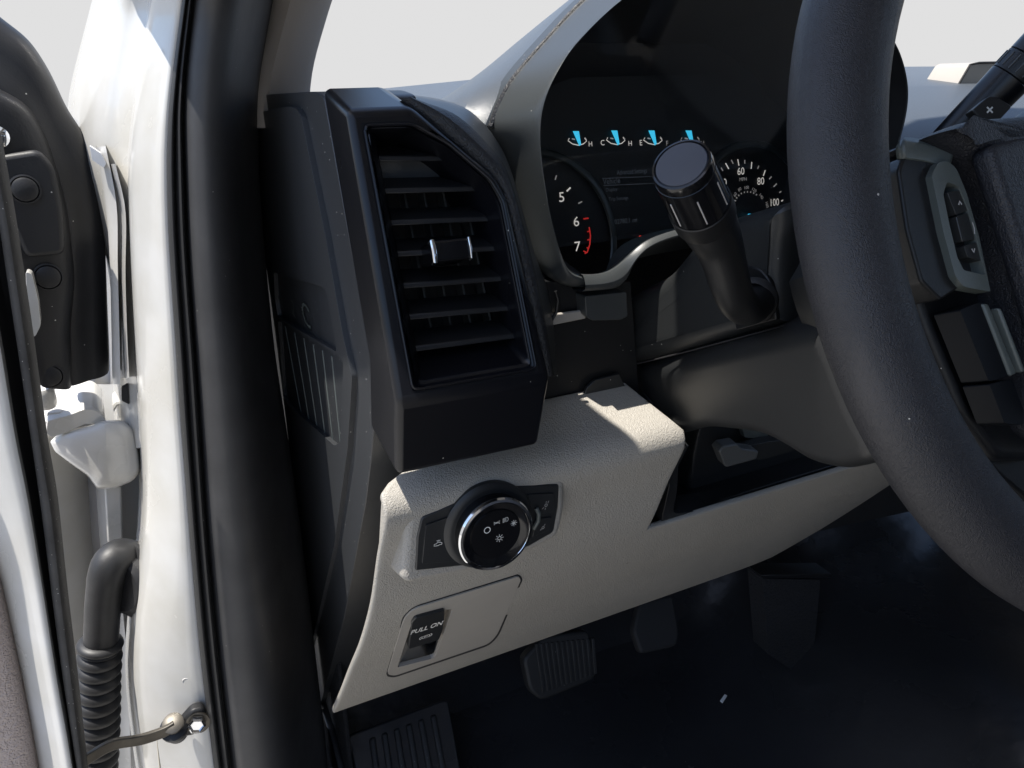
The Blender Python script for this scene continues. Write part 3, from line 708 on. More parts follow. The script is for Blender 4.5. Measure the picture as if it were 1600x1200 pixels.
# message screen, very dim
gt('screen_text', 'Advanced Settings', 987, 269, 9, 'gauge_dim', xs=.75); gt('screen_text', 'Vehicle', 955, 283, 8, 'gauge_dim', xs=.9)
gt('screen_text', 'Display', 955, 297, 7, 'gauge_dim', xs=.9); gt('screen_text', 'Trip Settings', 966, 311, 7, 'gauge_dim', xs=.9)
gl_('screen_line', [(940, 279), (1035, 275)], 1, 'gauge_dim'); gl_('screen_line', [(942, 290), (1035, 286)], 1, 'gauge_dim')
gt('odometer', '102780.1 mi', 976, 345, 7, 'gauge_dim', xs=.9); gt('gear_letter', 'P', 1001, 373, 9, 'gauge_redhot', xs=1.1)
# speedometer
for body, x, y in (('40', 1129, 285), ('60', 1157, 267.5), ('80', 1188, 283), ('100', 1210, 316)): gt('numeral', body, x, y, 10.5, 'gauge_white', xs=.95 if body != '100' else .85)
gt('unit', 'MPH', 1160.5, 280, 5, 'gauge_mid')
for (a, b) in (((1126, 262), (1129, 267)), ((1133, 255), (1138, 264)), ((1142, 250), (1145, 256)), ((1152, 249), (1154, 259)), ((1163, 250), (1163, 256)), ((1174, 253), (1173, 264)), ((1185, 259), (1183, 264)), ((1195, 266), (1192, 275)), ((1205, 276), (1201, 280)), ((1213, 287), (1208, 292)), ((1220, 299), (1217, 301)), ((1220, 314), (1226, 312))):
    gl_('tick', [a, b], 2.0, 'gauge_mid' if abs(a[1]-b[1]) < 7.5 and a != (1220, 314) else 'gauge_white')
for body, x, y, rt in (('60', 1148, 304, .9), ('80', 1155, 296, .5), ('100', 1166, 293, .05), ('120', 1178, 297, -.5), ('140', 1189, 307, -.9), ('160', 1198, 320, -1.3)): gt('numeral', body, x, y, 4.6, 'gauge_mid', rot=rt)
for a in range(-10, 200, 13):
    pass
for i in range(12):
    t = math.radians(200-i*13.5); gl_('tick', [(1168+20*math.cos(t), 321-20*math.sin(t)), (1168+22.5*math.cos(t), 321-22.5*math.sin(t))], 2, 'gauge_mid')
prism('needle', [fc.px(1166, 340, .003), fc.px(1169, 334, .003), fc.px(1174, 334, .003), fc.px(1177, 340, .003)], tuple(fc.n*.001), 'gauge_blue', clu, bev=0)
# clear lens, leaning back
prism('lens', [Vector((XM+(c.x-XM)*.97, .545-(c.z-.83)*.22, .93+(c.z-.93)*.95)) for c in Cc[::2]], (0, .001, 0), 'cluster_lens', clu, bev=0)

# ================================================================== steering column
scol = thing('steering_column', 'dark grey plastic steering column cover behind the wheel', 'steering column', (XM, .4, .72))
XS = .345
up_px = rp([(974, 530, 4), (977, 492, 8), (993, 462, 10), (1016, 449, 8), (1060, 427, 12), (1090, 390, 14), (1120, 352, 14), (1180, 336, 12), (1243, 318, 12), (1232, 345, 8), (1224, 380, 8), (1221, 430, 0), (1229, 505, 2), (1146, 528, 0), (982, 570, 2)], 6)
hole = rp([(1142, 424, 12), (1180, 414, 14), (1206, 432, 12), (1216, 500, 3), (1150, 520, 3), (1140, 470, 6)], 8)
up_px = rp([(974, 530, 4), (977, 492, 10), (993, 462, 14), (1016, 449, 10), (1060, 427, 14), (1090, 390, 18), (1120, 352, 20), (1180, 332, 20), (1250, 312, 20), (1246, 345, 12), (1238, 380, 12), (1236, 430, 0), (1240, 503, 2), (1146, 528, 0), (982, 570, 2)], 8)
ucov = pillow('upper_cover', [onX(p.x, p.y, XS+.013) for p in up_px], (-1, 0, 0), .013, .13, 'column_plastic', scol, N=120, steps=7)
prism('stalk_pocket_shade', [onX(p.x, p.y, XS-.0010) for p in rp([(1141, 426, 14), (1166, 414, 14), (1188, 420, 14), (1204, 440, 12), (1213, 500, 3), (1150, 517, 3), (1139, 470, 8)], 8)], (.004, 0, 0), 'black_plastic', ucov, bev=.0012, seg=3)  # raised dark plate standing in for the shade of a recess
lo_px = rp([(982, 574, 2), (1146, 532, 0), (1310, 488, 2), (1340, 560, 14), (1366, 630, 14), (1400, 690, 14), (1392, 716, 10), (1340, 728, 14), (1290, 718, 16), (1245, 690, 18), (1210, 672, 18), (1120, 662, 18), (1068, 676, 14), (1040, 668, 14), (1000, 622, 10), (985, 600, 4)], 8)
LN = Vector((-1, 0, -.30)).normalized(); LP = onX(1060, 550, XS+.013)
pillow('lower_cover', [onP(p.x, p.y, LP, LN) for p in lo_px], LN, .013, .12, 'column_lower', scol, N=120, steps=7)
tube('cover_seam', [onX(x, y, XS-.0004) for x, y in [(990, 570), (1070, 550), (1146, 530), (1225, 509)]], .0006, 'black_matt', ucov, n=6)
# collar behind the wheel
WC = Vector((.417, .199, .935)); WT = math.radians(25)
WN = Vector((0, -math.cos(WT), math.sin(WT))); WE2 = Vector((0, math.sin(WT), math.cos(WT)))
def ovals(prof):
    out_ = []
    for r0_, z0_ in prof:
        ring = []
        for i in range(64):
            a = 2*math.pi*i/64; rr_ = r0_*(1-.48*max(0, math.sin(a))**.7)
            ring.append(WC-WN*z0_+Vector((1, 0, 0))*(rr_*math.cos(a))+WE2*(rr_*math.sin(a)))
        out_.append(ring)
    return out_
loft('collar', ovals([(.062, .035), (.092, .040), (.098, .050), (.099, .075), (.095, .105), (.085, .125)]), 'column_lower', scol, close=True)
lathe('collar_core', WC, -WN, [(.0, .125), (.045, .125), (.045, .17), (.045, .20)], 'black_plastic', scol, n=48)

# ================================================================== turn signal stalk
stalk = thing('turn_signal_stalk', 'black turn signal stalk with round flat end pointing at the driver door', 'stalk', onX(1172, 470, XS))
sp = [(1190, 466, .478, .0100), (1178, 478, .462, .0104), (1163, 480, .446, .0106), (1149, 465, .430, .0108), (1139, 438, .418, .0111), (1131, 408, .408, .0115), (1121, 377, .399, .0124), (1109, 353, .391, .0138), (1101, 337, .386, .0148)]
C4 = cr([(a, b, c*1000) for a, b, c, d in sp], 40)
rad = [p.x for p in cr([(d*1e4, i*50, 0) for i, (a, b, c, d) in enumerate(sp)], 40)]
tube('arm', [at(p.x, p.y, p.z/1000) for p in C4], [r*1e-4 for r in rad], 'black_plastic', stalk, n=28)
tipc = at(1064, 256, .352); midc = at(1101, 338, .386); ax = (tipc-midc).normalized(); Ls = (tipc-midc).length
def axis_lathe(nm, c, a, prof, m, par, n=48): return lathe(nm, c, a, prof, m, par, n=n)
axis_lathe('band', midc, ax, [(.0152, -.002), (.0157, .000), (.0157, .010), (.0152, .0105)], 'black_plastic', stalk)
twist = axis_lathe('twist_knob', midc, ax, [(.0146, .0105), (.0151, .011), (.0145, Ls-.006), (.0136, Ls-.0055)], 'black_gloss', stalk)
capo = axis_lathe('end_ring', midc, ax, [(.0130, Ls-.0062), (.0143, Ls-.0058), (.0143, Ls-.002), (.0138, Ls-.0003), (.0128, Ls), (.0124, Ls-.0008)], 'black_gloss', stalk)
axis_lathe('end_cap', midc, ax, [(.0124, Ls-.0010), (.0119, Ls-.0001), (0, Ls+.0006)], 'stalk_cap_sheen', capo)
# grip lines on the twist knob
fa = ax.orthogonal().normalized(); fb_ = ax.cross(fa)
for k in range(7):
    a = 2*math.pi*k/7
    d = fa*math.cos(a)+fb_*math.sin(a)
    tube('grip_line', [midc+ax*.013+d*.0150, midc+ax*(Ls-.012)+d*.0146], .0004, 'ink_grey', twist, n=6)
lathe('stalk_boot', at(1178, 470, .474), (at(1150, 466, .43)-at(1178, 470, .474)), [(.014, -.006), (.0145, .002), (.0125, .005), (.0105, .006)], 'rubber', stalk, n=32)

# ================================================================== steering wheel
wheel = thing('steering_wheel', 'black leather steering wheel rim with switches on its left spoke', 'steering wheel', WC)
NR = 120
rows = []
for i in range(NR):
    a = 2*math.pi*i/NR; rd = Vector((1, 0, 0))*math.cos(a)+WE2*math.sin(a); c = WC+rd*.178
    grip = 1+.05*math.exp(-((math.degrees(a)-140) % 360-0)**2/900)
    rows.append([c+rd*(.0180*math.cos(t))*grip+WN*(.0166*math.sin(t))*grip for t in [2*math.pi*k/28 for k in range(28)]])
loft('rim', rows+[rows[0]], 'rim_leather', wheel, close=True)
fwh = Fr(WC, (1, 0, 0), WE2)
def ow(x, y, w): return fwh.px(x, y, w)
# inner edging of the rim: its lit edge drawn as a grey tube
tube('rim_edging', [WC+(Vector((1, 0, 0))*math.cos(a)+WE2*math.sin(a))*.1615-WN*.006 for a in [math.radians(100+i*4) for i in range(42)]], .0022, 'switch_grey', wheel, n=8)
# spoke body
sp_o = [(1392, 262), (1405, 228), (1440, 238), (1480, 262), (1520, 300), (1600, 360), (1660, 560), (1640, 720), (1560, 720), (1500, 640), (1450, 520), (1415, 420)]
prism('spoke_back', [ow(p.x, p.y, -.024) for p in rp([(1376, 300), (1390, 246), (1430, 234), (1480, 250), (1720, 300), (1720, 800), (1620, 790), (1560, 740), (1500, 660), (1440, 560), (1398, 430)], 10)], tuple(-WN*.006), 'black_plastic', wheel, bev=.002)
prism('spoke', [ow(p.x, p.y, -.014) for p in rp(sp_o, 12)], tuple(-WN*.014), 'black_plastic', wheel, bev=.004, seg=3)
spk = cr([(1398, 226), (1414, 228), (1440, 232), (1475, 244)], 8)
loft('spoke_top', [[ow(p.x, p.y, -.004) for p in spk], [ow(p.x+2, p.y+14, .0) for p in spk], [ow(p.x+4, p.y+30, -.010) for p in spk]], 'switch_grey', wheel, solid=.004, sub=1)
# switch pod: block with grey-green bezel
blk = [(1404, 266), (1412, 245), (1428, 240), (1462, 250), (1470, 262), (1458, 276), (1462, 305), (1478, 380), (1494, 432), (1500, 450), (1470, 470), (1440, 440), (1418, 360)]
prism('switch_block', [ow(p.x, p.y, .000) for p in rp(blk, 6)], tuple(-WN*.016), 'black_plastic', wheel, bev=.004, seg=3)
bz_o = rp([(1456, 274, 4), (1466, 253, 6), (1480, 251, 8), (1494, 262, 8), (1510, 300, 6), (1530, 370, 4), (1548, 456, 3), (1506, 448, 6), (1493, 432, 6), (1474, 362, 4)], 5)
bz_i = rp([(1474, 303), (1480, 284), (1498, 291), (1514, 330), (1528, 380), (1540, 430), (1506, 422), (1496, 402), (1484, 352)], 4)
bez = plate('switch_bezel', [ow(p.x, p.y, .003) for p in bz_o], [[ow(p.x, p.y, .003) for p in bz_i]], tuple(-WN*.006), 'switch_grey', wheel, bev=.0012)
prism('switch_well', [ow(p.x, p.y, -.0025) for p in bz_i], tuple(-WN*.002), 'black_matt', bez, bev=0)
for q in ([(1480, 300), (1502, 297), (1512, 328), (1494, 336)], [(1494, 338), (1512, 332), (1524, 374), (1504, 378)], [(1506, 384), (1526, 378), (1536, 408), (1512, 402)]):
    bq = prism('switch_button', [ow(p.x, p.y, .0025) for p in rp(q, 3)], tuple(-WN*.005), 'column_plastic', bez, bev=.001)
for (x, y), tri in (((1499, 318), 1), ((1520, 357), 0), ((1520, 391), -1)):
    c = ow(x, y, .0028); f2 = Fr(c, fwh.ex, fwh.ey)
    strokes('button_mark', f2, c, [[(-.8, -.5*(tri or 1)), (0, .7*(tri or 1)), (.8, -.5*(tri or 1))] if tri else [(0, -2), (.4, 0), (0, 2)]], .0007, 'ink_grey', bez, sc=.0012, w=.0003)
# lower switches
for q, m_ in (([(1500, 484), (1534, 470), (1580, 588), (1545, 596)], 'switch_dark'), ([(1546, 600), (1581, 592), (1600, 640), (1600, 664), (1570, 662)], 'switch_dark')):
    prism('lower_switch', [ow(p.x, p.y, .001) for p in rp(q, 4)], tuple(-WN*.012), m_, wheel, bev=.002)
for q in ([(1536, 474), (1545, 474), (1590, 584), (1580, 588)], [(1560, 480), (1566, 482), (1604, 580), (1598, 582)]):
    prism('switch_strip', [ow(x, y, .0022) for x, y in q], tuple(-WN*.006), 'switch_grey', wheel, bev=.001)
# airbag hub
hubr = []
hub_edge = cr([(1438, 216), (1446, 206), (1478, 196), (1520, 189), (1600, 184), (1700, 186)], 24)
hub_mid = cr([(1440, 219), (1466, 228), (1492, 240), (1512, 262), (1530, 312), (1552, 380)], 24)
outl = rp([(1440, 214, 4), (1500, 192, 20), (1600, 184, 20), (1760, 190, 60), (1900, 300, 60), (1900, 560, 80), (1760, 700, 80), (1640, 690, 40), (1610, 560, 20), (1578, 430, 20), (1554, 330, 20), (1530, 268, 24), (1494, 243, 14)], 20, 5)
pillow('airbag_cover', [ow(p.x, p.y, .002) for p in outl], WN, .011, .030, 'hub_leather', wheel, N=120, steps=6)
inn = rp([(1545, 226, 20), (1610, 210, 20), (1760, 216, 60), (1860, 310, 60), (1860, 540, 80), (1750, 660, 60), (1670, 640, 40), (1630, 500, 20), (1600, 400, 20), (1572, 310, 20)], 20, 5)
prism('airbag_panel', [ow(p.x, p.y, .0155) for p in inn], tuple(-WN*.010), 'hub_leather', wheel, bev=.005, seg=4, ang=45)
lathe('hub_back', WC, -WN, [(0, .0), (.055, .0), (.06, .02), (.055, .04), (0, .041)], 'black_plastic', wheel, n=40)
for sgn in (1,):
    prism('spoke', [Vector(WC)+Vector((1, 0, 0))*u+WE2*v-WN*.014 for u, v in ((.04, .03), (.17, .02), (.17, -.03), (.04, -.05))], tuple(-WN*.014), 'black_plastic', wheel, bev=.004)

# ================================================================== column shift lever
lev = thing('gear_lever', 'black column gear lever with plus button behind the wheel hub', 'gear lever', at(1480, 225, .50))
L0, L1 = at(1492, 212, .500), at(1630, 68, .47)
lax = (L1-L0).normalized(); LL = (L1-L0).length
lathe('lever_arm', L0, lax, [(.0, -.02), (.0115, -.02), (.0125, .02), (.0130, .042), (.0126, .0425)], 'black_satin', lev, n=32)
lathe('ribbed_ring', L0, lax, [(.0122, .0425), (.0128, .043), (.0128, .055), (.0122, .0555)], 'black_plastic', lev, n=32)
lathe('lever_grip', L0, lax, [(.0122, .0555), (.0128, .056), (.0130, .09), (.012, .11), (0, .112)], 'black_satin', lev, n=32)
la = (CAM-L0); la = (la-lax*la.dot(lax)).normalized(); lb = lax.cross(la)
for k in range(9):
    a = math.radians(-90+k*22.5); d = la*math.cos(a)+lb*math.sin(a)
    tube('ring_rib', [L0+lax*.0445+d*.0129, L0+lax*.0535+d*.0129], .0005, 'grey_trim', lev, n=6)
fl_ = Fr(at(1545, 172, .466), RT, CUP)
bqx = rp([(1519, 172, 3), (1545, 150, 5), (1560, 152, 5), (1582, 166, 5), (1556, 194, 5), (1538, 192, 5)], 4)
btn = prism('plus_button', [fl_.px(p.x, p.y) for p in bqx], tuple(-fl_.n*.008), 'button_black', lev, bev=.0014)
f3 = Fr(fl_.o, RT, CUP)
strokes('plus_mark', f3, f3.px(1546, 172), [[(-1, -1), (1, 1)], [(-1, 1), (1, -1)]], .0010, 'ink_white', btn, sc=.0017, w=.0004)

# ================================================================== centre of the dash top seen past the wheel
scr = prism('display_hood', [onY(x, y, .70) for x, y in rp([(1472, 230, 2), (1478, 170, 4), (1500, 128, 8), (1518, 100, 8), (1640, 96, 4), (1700, 230, 2)], 4)], (0, .05, 0), 'beige_smooth', dash, bev=.003)
tube('display_edge', [onY(x, y, .699) for x, y in [(1472, 232), (1478, 172), (1499, 130), (1516, 101), (1530, 98), (1640, 96)]], .0014, 'black_matt', dash, n=8)
prism('defroster_rib', [onY(x, y, .74) for x, y in [(1448, 175), (1452, 148), (1461, 125), (1464, 134), (1458, 160), (1454, 178)]], (0, .006, 0), 'grey_trim', dash, bev=.0006)

# ================================================================== tilt lever in the cubby
tl = thing('tilt_lever', 'light grey column release lever in the dark cubby', 'lever', onY(1160, 715, YB-.012))
TL = .485
prism('lever_pad', [onY(x, y, TL-.012) for x, y in rp([(1124, 706, 2), (1130, 698, 3), (1152, 694, 2), (1160, 702, 3), (1178, 704, 2), (1186, 706, 2), (1182, 718, 3), (1134, 731, 4)], 2)], (0, .012, .002), 'lever_grey', tl, bev=.0018)
prism('lever_arm', [onY(x, y, TL) for x, y in rp([(1160, 700), (1200, 690), (1238, 687), (1244, 696), (1238, 706), (1184, 720)], 4)], (0, .012, 0), 'column_plastic', tl, bev=.002)
prism('lever_bracket', [onY(x, y, TL+.012) for x, y in rp([(1158, 664), (1198, 668), (1201, 686), (1164, 684)], 2)], (0, .006, 0), 'switch_grey', tl, bev=.001)

# ================================================================== pedals and footwell
brake = thing('brake_pedal', 'ribbed black rubber brake pedal under the beige panel', 'pedal', onZ(875, 1060, .24))
fpd = Fr(onZ(872, 1050, .25), (1, 0, 0), (0, .42, .91))
bp = rp([(818, 1030, 8), (850, 995, 10), (920, 985, 10), (934, 1040, 12), (930, 1062, 12), (846, 1096, 16), (828, 1080, 10)], 10)
pad_ = prism('pedal_pad', [fpd.px(p.x, p.y) for p in bp], tuple(-fpd.n*.018), 'rubber', brake, bev=.004, seg=3)
for k in range(12):
    x0, x1 = 836+k*8.0, 846+k*7.4
    a, b = fpd.px(x0+3, 1006-k*.8, .0015), fpd.px(x1+4, 1082-k*2.6, .0015); d = Vector((.0022, 0, 0))
    prism('pad_rib', [a-d, a+d, b+d, b-d], tuple(-fpd.n*.004), 'rubber', pad_, bev=.0008)
tube('pedal_arm', [fpd.p(0, .03, -.02), fpd.p(0, .14, -.03), fpd.p(0, .35, -.02)], .011, 'black_plastic', brake, n=10, flat=.6)
acc = thing('accelerator_pedal', 'flat black accelerator pedal right of the brake pedal', 'pedal', onZ(1025, 1020, .22))
fac = Fr(onZ(1025, 1000, .27), (1, 0, 0), (0, .6, .8))
prism('pedal_pad', [fac.px(p.x, p.y) for p in rp([(990, 985), (1000, 940), (1052, 930), (1062, 990), (1058, 1010), (1002, 1022)], 8)], tuple(-fac.n*.015), 'black_matt', acc, bev=.004, seg=3)
tube('pedal_arm', [fac.p(0, .02, -.01), fac.p(.01, .25, .0)], .009, 'black_plastic', acc, n=10)
foot = thing('footrest', 'ribbed dark footrest at the left of the footwell', 'footrest', onZ(640, 1200, .12))
ff = Fr(onZ(640, 1160, .17), (1, 0, 0), (0, .75, .66))
fb0 = prism('footrest_base', [ff.px(p.x, p.y) for p in rp([(540, 1150), (700, 1090), (735, 1290), (590, 1330)], 12)], tuple(-ff.n*.05), 'floor_vinyl', foot, bev=.006, seg=3)
for k in range(6):
    a, b = ff.px(582+k*19, 1152-k*7, .004), ff.px(600+k*21, 1290-k*5, .004); d = Vector((.0042, 0, 0))
    prism('rib', [a-d, a+d, b+d, b-d], tuple(-ff.n*.008), 'rubber', foot, bev=.003, seg=3)
con = thing('console_side', 'dark footwell trim panel hanging right of the pedals', 'trim panel', onY(1235, 1060, .605))
prism('panel', [onY(x, y, .605) for x, y in rp([(1192, 904), (1282, 906), (1268, 1068), (1200, 1022)], 3)], (0, .03, 0), 'carpet', con, bev=.004)
prism('panel_edge', [onY(x, y, .60) for x, y in [(1190, 899), (1300, 897), (1300, 903), (1192, 904)]], (0, .03, 0), 'black_plastic', con, bev=.001)
tag(tube('floor_rail', [onZ(x, y, .13) for x, y in [(1402, 938), (1480, 1000), (1580, 1088)]], .012, 'floor_vinyl', n=12, flat=.7), 'dark straight rail across the floor beside the console', 'rail')
tag(prism('paper_scrap', [onZ(x, y, .135) for x, y in [(1125, 1096), (1132, 1086), (1136, 1088), (1129, 1099)]], (0, 0, .002), 'paper', bev=.0003), 'tiny white scrap lying on the dark floor', 'scrap')

# ================================================================== left side: pillar trim, seal, jamb
def tab(rows_, y):
    for (a, va), (b, vb) in zip(rows_, rows_[1:]):
        if a <= y <= b: return va+(vb-va)*(y-a)/(b-a)
    (a, va), (b, vb) = rows_[:2]
    return va+(vb-va)*(y-a)/(b-a) if y < a else rows_[-1][1]
PY = [-180, -120, -60, 0, 60, 110, 145, 180, 220, 260, 310, 360, 420, 480, 550, 620, 690, 760, 830, 900, 970, 1040, 1110, 1180, 1260, 1400]
def oyl(x, y, Y): return onY(x, y, Y-.00042*max(0, -y))
def mk(vals, ys): return list(zip(ys, vals))
# cloth covered windscreen pillar trim
tl_ = mk([520, 452, 430, 418, 408, 400, 396, 394], [-420, -120, 0, 45, 85, 120, 150, 200])
tr_ = mk([690, 566, 521, 511, 500, 492, 487, 484], [-420, -120, 0, 35, 70, 100, 130, 200])
rows = []
for y in (-180, -120, -60, 0, 40, 80, 115, 150, 200):
    a, b = tab(tl_, y), tab(tr_, y); lean = .00042*max(0, -y)
    rows.append([onY(a-8, y, .735-lean), onY(a, y, .715-lean), onY(a+(b-a)*.25, y, .703-lean), onY(a+(b-a)*.6, y, .708-lean), onY(a+(b-a)*.9, y, .73-lean), onY(b, y, .76-lean), onY(b-6, y, .80-lean)])
tag(loft('pillar_trim', rows, 'pillar_cloth', sub=1), 'beige grey cloth windscreen pillar trim above the dashboard end', 'pillar trim')

# door opening weatherstrip: outer finned lip + broad smooth body
R_px = mk([360, 310, 292, 286, 272, 264, 261, 263, 269, 276, 282, 290, 298, 306, 316, 329, 343, 366], [-420, -160, -60, 0, 100, 180, 250, 350, 450, 550, 650, 750, 850, 950, 1050, 1150, 1260, 1400])
B0 = mk([375, 323, 306, 300, 288, 284, 286, 289, 295, 303, 310, 316, 323, 332, 342, 354, 366, 390], [-420, -160, -60, 0, 100, 180, 250, 350, 450, 550, 650, 750, 850, 950, 1050, 1150, 1260, 1400])
B1 = mk([540, 455, 432, 424, 408, 400, 400, 406, 415, 425, 441, 456, 469, 481, 492, 504, 514, 530], [-420, -160, -60, 0, 90, 150, 250, 350, 450, 550, 650, 750, 850, 950, 1050, 1150, 1260, 1400])
seal = thing('door_seal', 'black rubber door opening seal running down beside the white jamb', 'door seal', oyl(343, 1260, .62))
r1 = []; r2 = []
for y in PY:
    R, b0, b1 = tab(R_px, y), tab(B0, y), tab(B1, y); w = b0-R
    lean = .0002*max(0, -y)
    r1.append([oyl(R-1, y, .634), oyl(R+w*.05, y, .622), oyl(R+w*.25, y, .616), oyl(R+w*.42, y, .618), oyl(R+w*.5, y, .626), oyl(R+w*.6, y, .618), oyl(R+w*.85, y, .614), oyl(b0, y, .617), oyl(b0+1, y, .632)])
    W_ = b1-b0
    r2.append([oyl(b0+.5, y, .634), oyl(b0+W_*.05, y, .614), oyl(b0+W_*.16, y, .604), oyl(b0+W_*.30, y, .600), oyl(b0+W_*.48, y, .602), oyl(b0+W_*.62, y, .612), oyl(b0+W_*.74, y, .640), oyl(b0+W_*.86, y, .675), oyl(b1, y, .70), oyl(b1+4, y, .72), oyl(b1+4, y, .80)])
loft('finned_lip', r1, 'rubber', seal, sub=1, sharp=80)
loft('seal_body', r2, 'rubber_smooth', seal, sub=1, sharp=80)

# white body pillar / jamb
E_px = mk([330, 258, 242, 235, 222, 208, 200, 203, 207, 213, 218, 228, 224, 209, 203, 214, 232, 262], [-420, -160, -60, 0, 100, 180, 250, 350, 450, 550, 650, 750, 850, 950, 1050, 1150, 1260, 1400])
L_px = mk([280, 190, 163, 147, 121, 104, 112, 140, 165, 172, 176], [-420, -160, -60, 0, 100, 170, 250, 330, 420, 520, 700])
jamb = thing('body_pillar', 'glossy white painted front door pillar between door and seal', 'door pillar', oyl(260, 1260, .64))
rows = []
PJ = [y for y in PY]
for y in PJ:
    R, e = tab(R_px, y), tab(E_px, y); w = R-e
    low = min(1, max(0, (y-700)/80.))
    lip_ = 6+4*low
    rows.append([oyl(R+8, y, .655), oyl(R+2, y, .634), oyl(e+w*.8, y, .640), oyl(e+w*.55, y, .652), oyl(e+w*.28, y, .666), oyl(e+w*.10, y, .676), oyl(e, y, .688), oyl(e-lip_*.6, y, .725), oyl(e-lip_, y, .77)])
loft('jamb', rows, 'white_paint', jamb, sub=1, sharp=80)
rows = []
for y in [-180, -120, -60, 0, 50, 100, 150, 200, 250, 300, 360, 430, 520, 620, 700]:
    L, e = tab(L_px, y), tab(E_px, y); w = e-L
    rows.append([oyl(e+1, y, .712), oyl(e-w*.10, y, .722), oyl(e-w*.28, y, .735), oyl(e-w*.42, y, .738), oyl(e-w*.62, y, .752), oyl(e-w*.85, y, .79), oyl(L, y, .84), oyl(L-3, y, .90)])
loft('pillar_outer', rows, 'white_paint', jamb, sub=1, sharp=80)
tube('sealer_bead', [onY(x, y, Y) for x, y, Y in [(252, 420, .6535), (262, 560, .6525), (271, 700, .652), (270, 800, .654), (262, 900, .657), (250, 1000, .661), (245, 1080, .665), (246, 1160, .668), (256, 1260, .668)]], .0008, 'sealer', jamb, n=6)
lathe('body_plug', onY(293, 1065, .6430), (-.5, -.86, 0), [(.0052, -.001), (.0052, .0004), (.0044, .0010), (.0036, .0004), (0, .0004)], 'white_paint', jamb, n=24)
up_ = []
for z_, y0_, y1_, x0_, x1_ in ((1.075, .60, .74, .02, .13), (1.18, .50, .64, .0, .115), (1.30, .38, .53, -.02, .105), (1.42, .27, .42, .0, .11), (1.50, .20, .34, .02, .12)):
    up_.append([Vector(p) for p in ((x0_, y0_, z_), (x1_, y0_, z_), (x1_, y1_, z_), (x0_, y1_, z_), (x0_, y0_, z_))])
loft('shade_pillar', up_, 'white_paint', jamb, bev=.008)  # unseen pillar top, shaped to keep the sun off the vent pod
# stepped flanges in the door gap
def strip(nm, par, m, ptsL, ptsR, YLc, YRc, thick=.004, n=18, **k):
    a, b = cr(ptsL, n), cr(ptsR, n)
    rr = []
    for p, q in zip(a, b):
        A, B = onY(p.x, p.y, YLc), onY(q.x, q.y, YRc)
        rr.append([A+Vector((0, .03, 0)), A, A.lerp(B, .5)+Vector((0, -abs(YLc-YRc)*.02-.001, 0)), B, B+Vector((0, .03, 0))])
    return loft(nm, rr, m, par, sharp=50, **k)
strip('flange', jamb, 'white_paint', [(150, 230), (165, 320), (172, 420), (175, 540), (176, 600)], [(165, 228), (182, 320), (184, 420), (187, 540), (188, 600)], .735, .725)
strip('flange', jamb, 'white_paint', [(168, 256), (184, 330), (186, 430), (189, 530), (191, 590)], [(180, 256), (196, 330), (196, 430), (199, 530), (202, 590)], .75, .70)
prism('latch_tab', [onY(x, y, .72) for x, y in rp([(140, 228), (158, 240), (166, 256), (162, 262), (144, 250)], 2)], (0, .01, 0), 'grey_paint', jamb, bev=.001)
prism('gap_wall', [onY(x, y, .87) for x, y in [(60, 180), (260, 180), (300, 1300), (60, 1300)]], (0, .01, 0), 'grey_paint', jamb, bev=0)
strip('gap_rib', jamb, 'white_paint', [(148, 600), (150, 760), (160, 900), (170, 1050), (176, 1260)], [(182, 600), (190, 760), (188, 900), (200, 1050), (206, 1260)], .84, .82)
prism('gap_slot', [onY(x, y, .735) for x, y in rp([(190, 606), (200, 600), (202, 632), (190, 626)], 2)], (0, .004, 0), 'black_matt', jamb, bev=0)

# ================================================================== open door
door = thing('open_door', 'open white front door edge with black trim cover and clips', 'door', onY(100, 1260, .60))
flap = cr([(-60, -20), (0, 28), (42, 62), (72, 106), (88, 138), (104, 172), (132, 216), (148, 262), (160, 320), (165, 400), (168, 480), (171, 560), (171, 584)], 40)
flin = cr([(-80, 130), (-20, 160), (10, 180), (36, 205), (56, 240), (74, 285), (90, 335), (98, 385), (102, 430), (102, 480), (98, 530), (100, 570), (104, 606)], 40)
rows = []
for p, q in zip(flap, flin):
    a, b = onY(p.x, p.y, .772), onY(q.x, q.y, .750)
    rows.append([a+Vector((0, .02, 0)), a, a.lerp(b, .25)+Vector((0, -.004, 0)), a.lerp(b, .45)+Vector((0, .001, 0)), a.lerp(b, .7)+Vector((0, -.002, 0)), b, b+Vector((0, .02, 0))])
loft('rubber_flap', rows, 'trim_black', door, sub=1, sharp=80)
cover_l = cr([(-90, 110), (-60, 200), (-40, 300), (-30, 380), (0, 440), (30, 520), (50, 580), (62, 606)], 30)
cover_r = cr([(-40, 120), (10, 146), (40, 165), (66, 205), (88, 265), (104, 325), (112, 385), (117, 440), (114, 480), (110, 520), (112, 560), (112, 606)], 30)
rows = []
for p, q in zip(cover_l, cover_r):
    a, b = onY(p.x, p.y, .725), onY(q.x, q.y, .745)
    rows.append([a+Vector((0, .02, 0)), a, a.lerp(b, .4)+Vector((0, -.002, 0)), a.lerp(b, .75)+Vector((0, -.005, 0)), a.lerp(b, .92)+Vector((0, -.004, 0)), b+Vector((0, .002, 0)), b+Vector((0, .02, 0))])
cov = loft('trim_cover', rows, 'trim_black', door, sub=1, sharp=80)
prism('cover_step', [onY(x, y, .726) for x, y in rp([(-20, 246), (60, 234), (84, 262), (98, 330), (102, 398), (40, 404), (12, 340)], 14, 5)], (0, .012, 0), 'trim_black', cov, bev=.004, seg=3)
